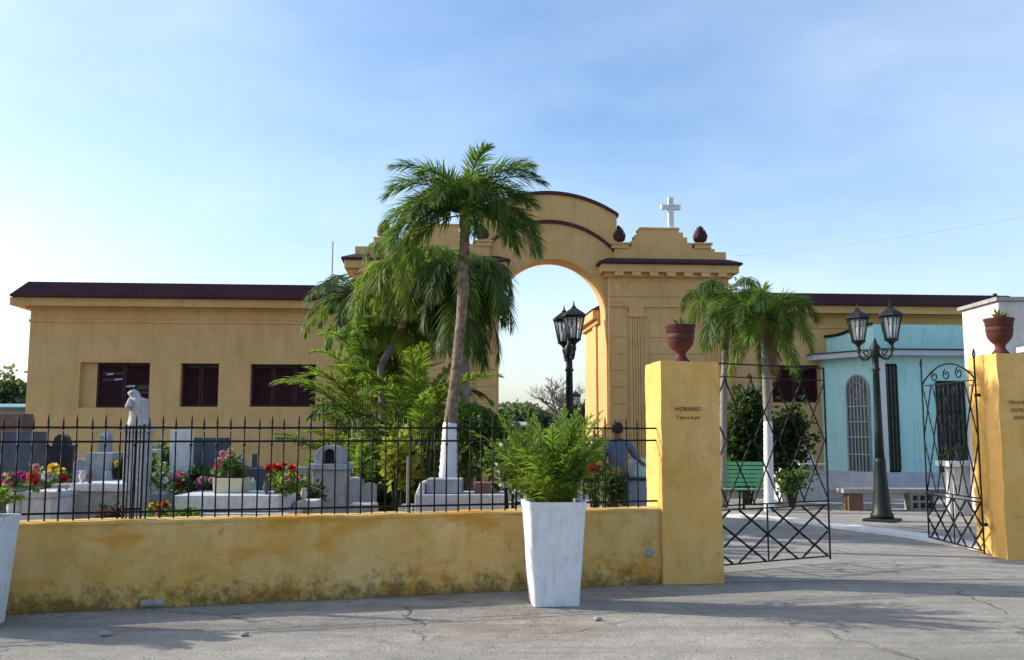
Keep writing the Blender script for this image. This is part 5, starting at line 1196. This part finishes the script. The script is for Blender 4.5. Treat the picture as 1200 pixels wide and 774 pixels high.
shrub(358, 580, 12.2, 0.30, 0.2, 0.18, 300, 0.08, M['leafdark'], 'dark plant left of the niche monument', 64)
shrub(192, 535, 13.6, 0.25, 0.15, 0.18, 260, 0.09, M['palmblue'] , 'bluish green plant behind the white flowers', 65)

# ------------------------------------------------------------------ person in the blue shirt by the arch
def skin(name, mat, parent, nodes_, edges, root=0, lv=2):
    me = bpy.data.meshes.new(name); me.from_pydata([n_[0] for n_ in nodes_], edges, []); me.materials.append(mat)
    o = bpy.data.objects.new(name, me); COL.objects.link(o); o.parent = parent
    me.skin_vertices.new() if hasattr(me.skin_vertices, 'new') and not me.skin_vertices else None
    m = o.modifiers.new('skin', 'SKIN')
    if not me.skin_vertices:
        bm = bmesh.new(); bm.from_mesh(me); bm.verts.layers.skin.verify(); bm.to_mesh(me); bm.free()
    for i, n_ in enumerate(nodes_):
        r = n_[1]; me.skin_vertices[0].data[i].radius = r if isinstance(r, tuple) else (r, r)
        me.skin_vertices[0].data[i].use_root = (i == root)
    m.use_smooth_shade = True
    s = o.modifiers.new('sub', 'SUBSURF'); s.levels = lv; s.render_levels = lv
    return o
M['skin'] = simple('skin', (0.22, 0.115, 0.07), (0.19, 0.095, 0.06), 8, 0.55, 0.1, 80)
M['shirt'] = simple('blue_shirt', (0.12, 0.16, 0.22), (0.09, 0.125, 0.18), 6, 0.9, 0.4, 25, dist=0.01)
M['trouser'] = simple('dark_trousers', (0.025, 0.028, 0.035), (0.04, 0.042, 0.05), 6, 0.9, 0.3, 30)
M['hair'] = simple('black_cap', (0.015, 0.014, 0.015), (0.03, 0.028, 0.03), 20, 0.8, 0.4, 60)
pp = at(724, 540, 16.6); PE = empty('person', (pp.x, 16.6, 0), R(-8), 'person in a blue shirt and dark cap seen from behind near the arch', 'person')
# facing +y (away); right hand reaches out to the right
HS = 1.70 / 1.75
N = [((0, 0, 0.95), (.15, .11)), ((0, 0.0, 1.15), (.14, .10)), ((0, 0.0, 1.36), (.17, .11)), ((0, 0.0, 1.47), (.09, .08)), ((0, 0.02, 1.54), .055), ((0, 0.035, 1.60), (.07, .085)), ((0, 0.04, 1.68), (.078, .095)), ((0, 0.03, 1.735), (.06, .07)),
     ((0.19, 0, 1.42), .06), ((0.30, 0.08, 1.20), .045), ((0.44, 0.22, 1.06), .034), ((0.51, 0.29, 1.03), (.035, .022)),
     ((-0.19, 0, 1.42), .06), ((-0.25, 0.02, 1.15), .045), ((-0.23, 0.16, 0.95), .034), ((-0.22, 0.22, 0.90), (.022, .035)),
     ((0.09, 0, 0.86), .095), ((0.10, 0.02, 0.50), .06), ((0.10, -0.01, 0.10), .042), ((0.11, 0.12, 0.04), .038),
     ((-0.09, 0, 0.86), .095), ((-0.11, 0.02, 0.50), .06), ((-0.12, -0.01, 0.10), .042), ((-0.13, 0.12, 0.04), .038)]
E = [(0,1),(1,2),(2,3),(3,4),(4,5),(5,6),(6,7),(2,8),(8,9),(9,10),(10,11),(2,12),(12,13),(13,14),(14,15),(0,16),(16,17),(17,18),(18,19),(0,20),(20,21),(21,22),(22,23)]
def hand(base, w_, dirv, side):
    b_ = Vector(base); d = Vector(dirv).normalized(); s = Vector(side).normalized()
    for k, (off, l) in enumerate(((-0.030, .07), (-0.010, .08), (0.010, .075), (0.030, .06))):
        p0 = b_ + s*off; i0 = len(N); N.append((tuple(p0 + d*0.02), .010)); N.append((tuple(p0 + d*(0.02 + l*0.6) + Vector((0, 0, -0.006))), .009)); N.append((tuple(p0 + d*(0.02 + l) + Vector((0, 0, -0.022))), .008)); E.extend([(w_, i0), (i0, i0+1), (i0+1, i0+2)])
    i0 = len(N); N.append((tuple(b_ - s*0.04 - d*0.02), .011)); N.append((tuple(b_ - s*0.062 + d*0.025), .009)); E.extend([(w_, i0), (i0, i0+1)])
hand((0.51, 0.29, 1.03), 11, (0.7, 0.7, -0.1), (0.7, -0.7, 0)); hand((-0.22, 0.22, 0.90), 15, (0.05, 0.6, -0.6), (0.9, 0.1, 0.0))
body = skin('body', M['skin'], PE, N, E)
Sx = [((0, 0, 0.90), (.175, .135)), ((0, 0, 1.15), (.165, .125)), ((0, 0, 1.36), (.195, .135)), ((0, 0.0, 1.47), (.10, .09)), ((0.19, 0, 1.42), .078), ((0.30, 0.08, 1.20), .064), ((0.36, 0.14, 1.14), .058), ((-0.19, 0, 1.42), .078), ((-0.25, 0.02, 1.15), .062), ((-0.245, 0.06, 1.09), .058)]
skin('shirt', M['shirt'], PE, Sx, [(0,1),(1,2),(2,3),(2,4),(4,5),(5,6),(2,7),(7,8),(8,9)])
Tx = [((0, 0, 0.95), (.165, .125)), ((0.09, 0, 0.84), .11), ((0.10, 0.02, 0.50), .078), ((0.10, -0.01, 0.08), .066), ((-0.09, 0, 0.84), .11), ((-0.11, 0.02, 0.50), .078), ((-0.12, -0.01, 0.08), .066)]
skin('trousers', M['trouser'], PE, Tx, [(0,1),(1,2),(2,3),(0,4),(4,5),(5,6)])
b = MB(); b.lathe([(0.088, 0), (0.098, 0.02), (0.095, 0.07), (0.07, 0.115), (0.02, 0.13)], 16, (0, 0.03, 1.665)); b.box(-0.07, 0.07, 0.115, 0.20, 1.675, 1.685); b.build('cap', M['hair'], PE, smooth=True, auto=40)
b = MB(); b.lathe([(0.05, 0), (0.083, 0.03), (0.088, 0.08)], 14, (0, 0.022, 1.59)); b.build('hair', M['hair'], PE, smooth=True)
for s in (-1, 1):
    b = MB(); b.lathe([(0.004, -0.03), (0.012, -0.015), (0.014, 0.01), (0.006, 0.03)], 8, (0.088*s, 0.045, 1.645)); b.build('ear', M['skin'], PE, smooth=True)
b = MB(); b.add([(-0.014, 0.125, 1.625), (0.014, 0.125, 1.625), (0, 0.155, 1.628), (0, 0.128, 1.67)], [(0,1,2), (1,3,2), (3,0,2), (0,3,1)]); b.build('nose', M['skin'], PE)
for s in (-1, 1):
    b = MB(); b.lathe([(0.003, -0.01), (0.011, 0), (0.003, 0.01)], 8, (0.03*s, 0.128, 1.662)); b.build('eye', M['white'], PE, smooth=True)
b = MB(); b.box(-0.024, 0.024, 0.122, 0.132, 1.592, 1.602); b.build('mouth', M['brick'], PE)
for s in (1, -1):
    b = MB(); b.taper((0.1*s - 0.05, 0.1*s + 0.05, -0.07, 0.2), (0.1*s - 0.045, 0.1*s + 0.045, -0.06, 0.1), 0, 0.09); b.build('shoe', M['hair'], PE, bevel=0.015)
# handcart beside the person: dark tray on box with pale mint rounded bundle
ca = at(747, 566, 16.7); CT = empty('handcart', (ca.x, 16.7, 0), R(-6), 'grey handcart beside the person in the blue shirt', 'cart')
zt = at(747, 559, 16.7).z
b = MB(); b.box(-0.22, 0.30, 0.0, 0.55, 0.30, zt - 0.06); b.build('box', M['greymarble'], CT, bevel=0.01)
b = MB(); b.box(-0.27, 0.36, -0.05, 0.60, zt - 0.058, zt - 0.02); b.build('tray', M['blackstone'], CT, bevel=0.006)
for s in (-0.24, 0.32):
    b = MB(); b.tube([(s, 0.27 + 0.16*math.cos(a), 0.19 + 0.16*math.sin(a)) for a in [2*PI*i/16 for i in range(17)]], 0.025, 6, False); wl_ = b.build('wheel', M['iron'], CT)
    b = MB()
    for i in range(4): b.tube([(s, 0.27 - 0.15*math.cos(PI*i/4), 0.19 - 0.15*math.sin(PI*i/4)), (s, 0.27 + 0.15*math.cos(PI*i/4), 0.19 + 0.15*math.sin(PI*i/4))], 0.008, 4)
    b.build('spokes', M['iron'], wl_)
b = MB(); b.tube([(-0.24, 0.27, 0.19), (0.32, 0.27, 0.19)], 0.015, 6); b.tube([(0.04, 0.27, 0.19), (0.04, 0.27, 0.31)], 0.02, 6); b.build('axle', M['iron'], CT)
for x in (-0.2, 0.28):
    b = MB(); b.tube([(x, 0.05, 0), (x, 0.05, 0.31)], 0.016, 6); b.build('leg', M['iron'], CT)
BU = empty('mint_bundle', (ca.x + 0.05, 16.95, zt - 0.019), 0, 'pale mint rounded bundle lying on the handcart', 'bundle')
b = MB()
for i in range(9):
    f = i/8; r = 0.27*math.sqrt(max(0.0, 1 - f**2.4)) + 0.004
    for k in range(20):
        a = 2*PI*k/20; q = 1 + 0.06*math.cos(5*a + 3*f) + 0.04*math.sin(9*a); b.v.append((r*q*math.cos(a), 0.75*r*q*math.sin(a), f*0.36))
for i in range(8):
    for k in range(20): b.f.append((i*20+k, i*20+(k+1)%20, (i+1)*20+(k+1)%20, (i+1)*20+k))
b.f.append(tuple(range(19, -1, -1))); b.f.append(tuple(160 + k for k in range(20)))
b.build('cloth', simple('mint_cloth', (0.50, 0.64, 0.58), (0.40, 0.54, 0.50), 6, 0.9, 0.4, 20), BU, smooth=True)

# ------------------------------------------------------------------ far background seen under the arch and past the left corner
def tree(px, py, Y, rx, rz_, n, size, mat, label, seed, bare=False):
    c = at(px, py, Y); T = empty('tree', (c.x, Y, 0), 0, label, 'tree', 'trees beyond the gatehouse'); rnd = random.Random(seed)
    blobs = [((rnd.uniform(-.75, .75)*rx, rnd.uniform(-.6, .6)*rx, c.z + rnd.uniform(-.6, .6)*rz_), (rx*rnd.uniform(.3, .5), rx*rnd.uniform(.3, .5), rz_*rnd.uniform(.3, .5))) for i in range(12)]
    b = MB(); leaf_cloud(b, blobs, n, size, seed, 0.5); b.build('crown', mat, T)
    t = MB(); tz = max(1.0, c.z - rz_*0.8); t.tube([(0, 0, 0), (0.05, 0, tz*0.5), (0, 0, tz)], [0.32, 0.24, 0.16], 8)
    for bl in blobs:
        q = Vector(bl[0]); t.tube([(0, 0, tz*0.85), q*0.5 + Vector((0, 0, tz*0.5)), q], [0.13, 0.07, 0.02], 5)
        if bare:
            for j in range(7): d = Vector((rnd.uniform(-1, 1), rnd.uniform(-1, 1), rnd.uniform(-0.2, 1))).normalized(); t.tube([q, q + d*rx*0.35], [0.03, 0.008], 4)
    t.build('trunk', M['bark'], T, smooth=True); return T
tree(5, 447, 60, 2.2, 1.8, 700, 0.35, M['fartree'], 'loose far tree rising highest past the left corner', 71)
tree(-12, 470, 62, 3.2, 1.6, 2200, 0.4, M['fartree'], 'dense far tree at the left edge of the picture', 72)
tree(22, 475, 66, 2.4, 1.4, 1800, 0.4, M['fartree'], 'low green tree touching the left corner of the gatehouse', 73)
def bare_tree(px, py, Y, H, seed, label):
    c = at(px, py, Y); T = empty('tree', (c.x, Y, 0), 0, label, 'tree', 'trees beyond the gatehouse'); rnd = random.Random(seed); t = MB()
    def grow(p, d, l, r, k):
        q = p + d * l; m_ = (p + q)/2 + Vector((rnd.uniform(-.06, .06), rnd.uniform(-.06, .06), 0.03)) * l; t.tube([p, m_, q], [r, r*0.85, r*0.7], 5 if k < 2 else 3, False)
        if k < 5:
            for i in range(3 if k else 5):
                dd = (d * 0.75 + Vector((rnd.uniform(-1, 1), rnd.uniform(-1, 1), rnd.uniform(-0.25, 0.7)))).normalized(); grow(q, dd, l * rnd.uniform(0.6, 0.85), r * 0.62, k + 1)
    grow(Vector((0, 0, 0)), Vector((0.05, 0, 1)), H * 0.36, 0.17, 0); t.build('trunk', M['fargreybark'], T, smooth=True)
M['fargreybark'] = simple('pale_bark', (0.16, 0.15, 0.14), (0.11, 0.10, 0.095), 9, 0.95, 0.3, 40)
bare_tree(668, 462, 58, 4.6, 74, 'bare twiggy tree seen under the arch behind the lamp')
tree(605, 488, 78, 2.6, 1.2, 1200, 0.4, M['fartree'], 'low dark tree at the left foot of the arch opening', 75)
tree(645, 490, 85, 3.5, 1.0, 1500, 0.4, M['fartree'], 'wide far tree in the middle of the arch opening', 76)
tree(690, 485, 75, 2.4, 1.3, 1000, 0.4, M['fartree'], 'far tree by the right jamb of the arch', 77)
def shed(px0, px1, pyr, pye, Y, wallm, roofm, label):
    a, c = at(px0, pyr, Y), at(px1, pyr, Y); W = c.x - a.x; T = empty('shed', ((a.x+c.x)/2, Y, 0), 0, label, 'shed'); ze = at(px0, pye, Y).z
    b = MB(); b.box(-W/2, W/2, 0, 4, 0, ze); wl_ = b.build('wall', wallm, T)
    b = MB(); b.prism_x([(-0.4, ze + .002), (4.4, ze + .002), (4.4, ze + .08), (2.0, a.z), (-0.4, ze + 0.08)], -W/2 - 0.3, W/2 + 0.3); b.build('roof', roofm, T)
    for u in (-0.25, 0.2):
        b = MB(); b.box(W*u - 0.5, W*u + 0.5, -0.03, -0.001, 1.0, 2.0); b.build('window', M['darkinside'], T)
shed(-60, 36, 472, 479, 46, M['cement'], simple('teal_roof', (0.20, 0.36, 0.36), (0.15, 0.28, 0.29), 3, 0.7, 0.2, 20), 'low grey shed with a pale teal roof past the left corner')
shed(578, 612, 494, 500, 60, M['whitewall'], M['cement'], 'far white shed seen low at the left of the arch opening')
fl = at(683, 458, 40); lamp_post((fl.x, 40, 0), R(-10), at(683, 455, 40).z, 'small distant lamp post under the arch beside the right jamb')
# far hedge line closing the horizon
b = MB(); rnd = random.Random(9)
for i in range(150):
    x = -150 + i*2.0 + rnd.uniform(-1, 1); leaf_cloud(b, [((x, 130 + rnd.uniform(-6, 6), 1.2), (2.2, 2.0, rnd.uniform(1.2, 2.4)))], 60, 0.9, i, 0.5)
tag(b.build('distant_wood', M['fartree']), 'far dark line of trees along the horizon', 'trees', kind='stuff')

# ------------------------------------------------------------------ litter on the road
b = MB(); rnd = random.Random(17)
M['dryleaf'] = leafmat('dry_leaf', (0.30, 0.14, 0.05), (0.20, 0.10, 0.04), (0.36, 0.20, 0.07), 0.15, tint=(0.4, 0.2, 0.05))
for i in range(230):
    if i < 130: q = gr(rnd.gauss(575, 55), rnd.gauss(716, 6))
    else: s = rnd.uniform(-0.5, 7.0); q = LW.w(s, -abs(rnd.gauss(0, 0.12)) - 0.02, 0)
    a = rnd.uniform(0, 6.28); l = rnd.uniform(0.008, 0.03); u = Vector((math.cos(a), math.sin(a), rnd.uniform(0, 0.5))); v = Vector((-math.sin(a), math.cos(a), rnd.uniform(-.3, .3))); q.z = 0.003
    if LW.s(0, 0) and (q - LW.o).dot(LW.n) > -0.01: continue
    b.add([q, q + u*l*0.5 + v*l*0.35, q + u*l, q + u*l*0.5 - v*l*0.35], [(0, 1, 2), (0, 2, 3)])
tag(b.build('leaf_litter', M['dryleaf']), 'scattered dry leaf litter along the foot of the low wall', 'leaves', kind='stuff')
b = MB(); rnd = random.Random(23)
for i in range(900):
    if i < 520: s = rnd.uniform(-1.5, 7.2); q = LW.w(s, -abs(rnd.gauss(0, 0.09)) - 0.015, 0); sz = rnd.uniform(0.004, 0.014)
    else: q = gr(rnd.uniform(-30, 1230), rnd.uniform(690, 790)); sz = rnd.uniform(0.003, 0.010)
    if i >= 520 and (q - LW.o).dot(LW.n) > -0.05 and q.x < 2.4: continue
    b.add([(q.x - sz, q.y, -0.002), (q.x, q.y - sz, -0.002), (q.x + sz, q.y, -0.002), (q.x, q.y + sz*0.9, -0.002), (q.x + rnd.uniform(-.3, .3)*sz, q.y, sz*0.8)], [(0, 1, 4), (1, 2, 4), (2, 3, 4), (3, 0, 4)])
tag(b.build('gravel', simple('gravel_grey', (0.34, 0.32, 0.29), (0.16, 0.15, 0.14), 30, 0.95, 0, world=True)), 'loose grit along the wall foot and on the road', 'gravel', kind='stuff')
for (px, py, sz, lab) in ((123, 745, 0.05, 'small dark stone on the road at left'), (286, 745, 0.035, 'small flat stone on the road below the long tomb'), (700, 727, 0.035, 'small pale stone lying in the planter shadow')):
    q = gr(px, py); b = MB(); b.lathe([(sz*.6, -0.003), (sz, sz*.25), (sz*.8, sz*.6), (sz*.2, sz*.8)], 9, lob=3, amp=0.2); tag(b.build('stone', M['cement'], loc=q, smooth=True), lab, 'stone')
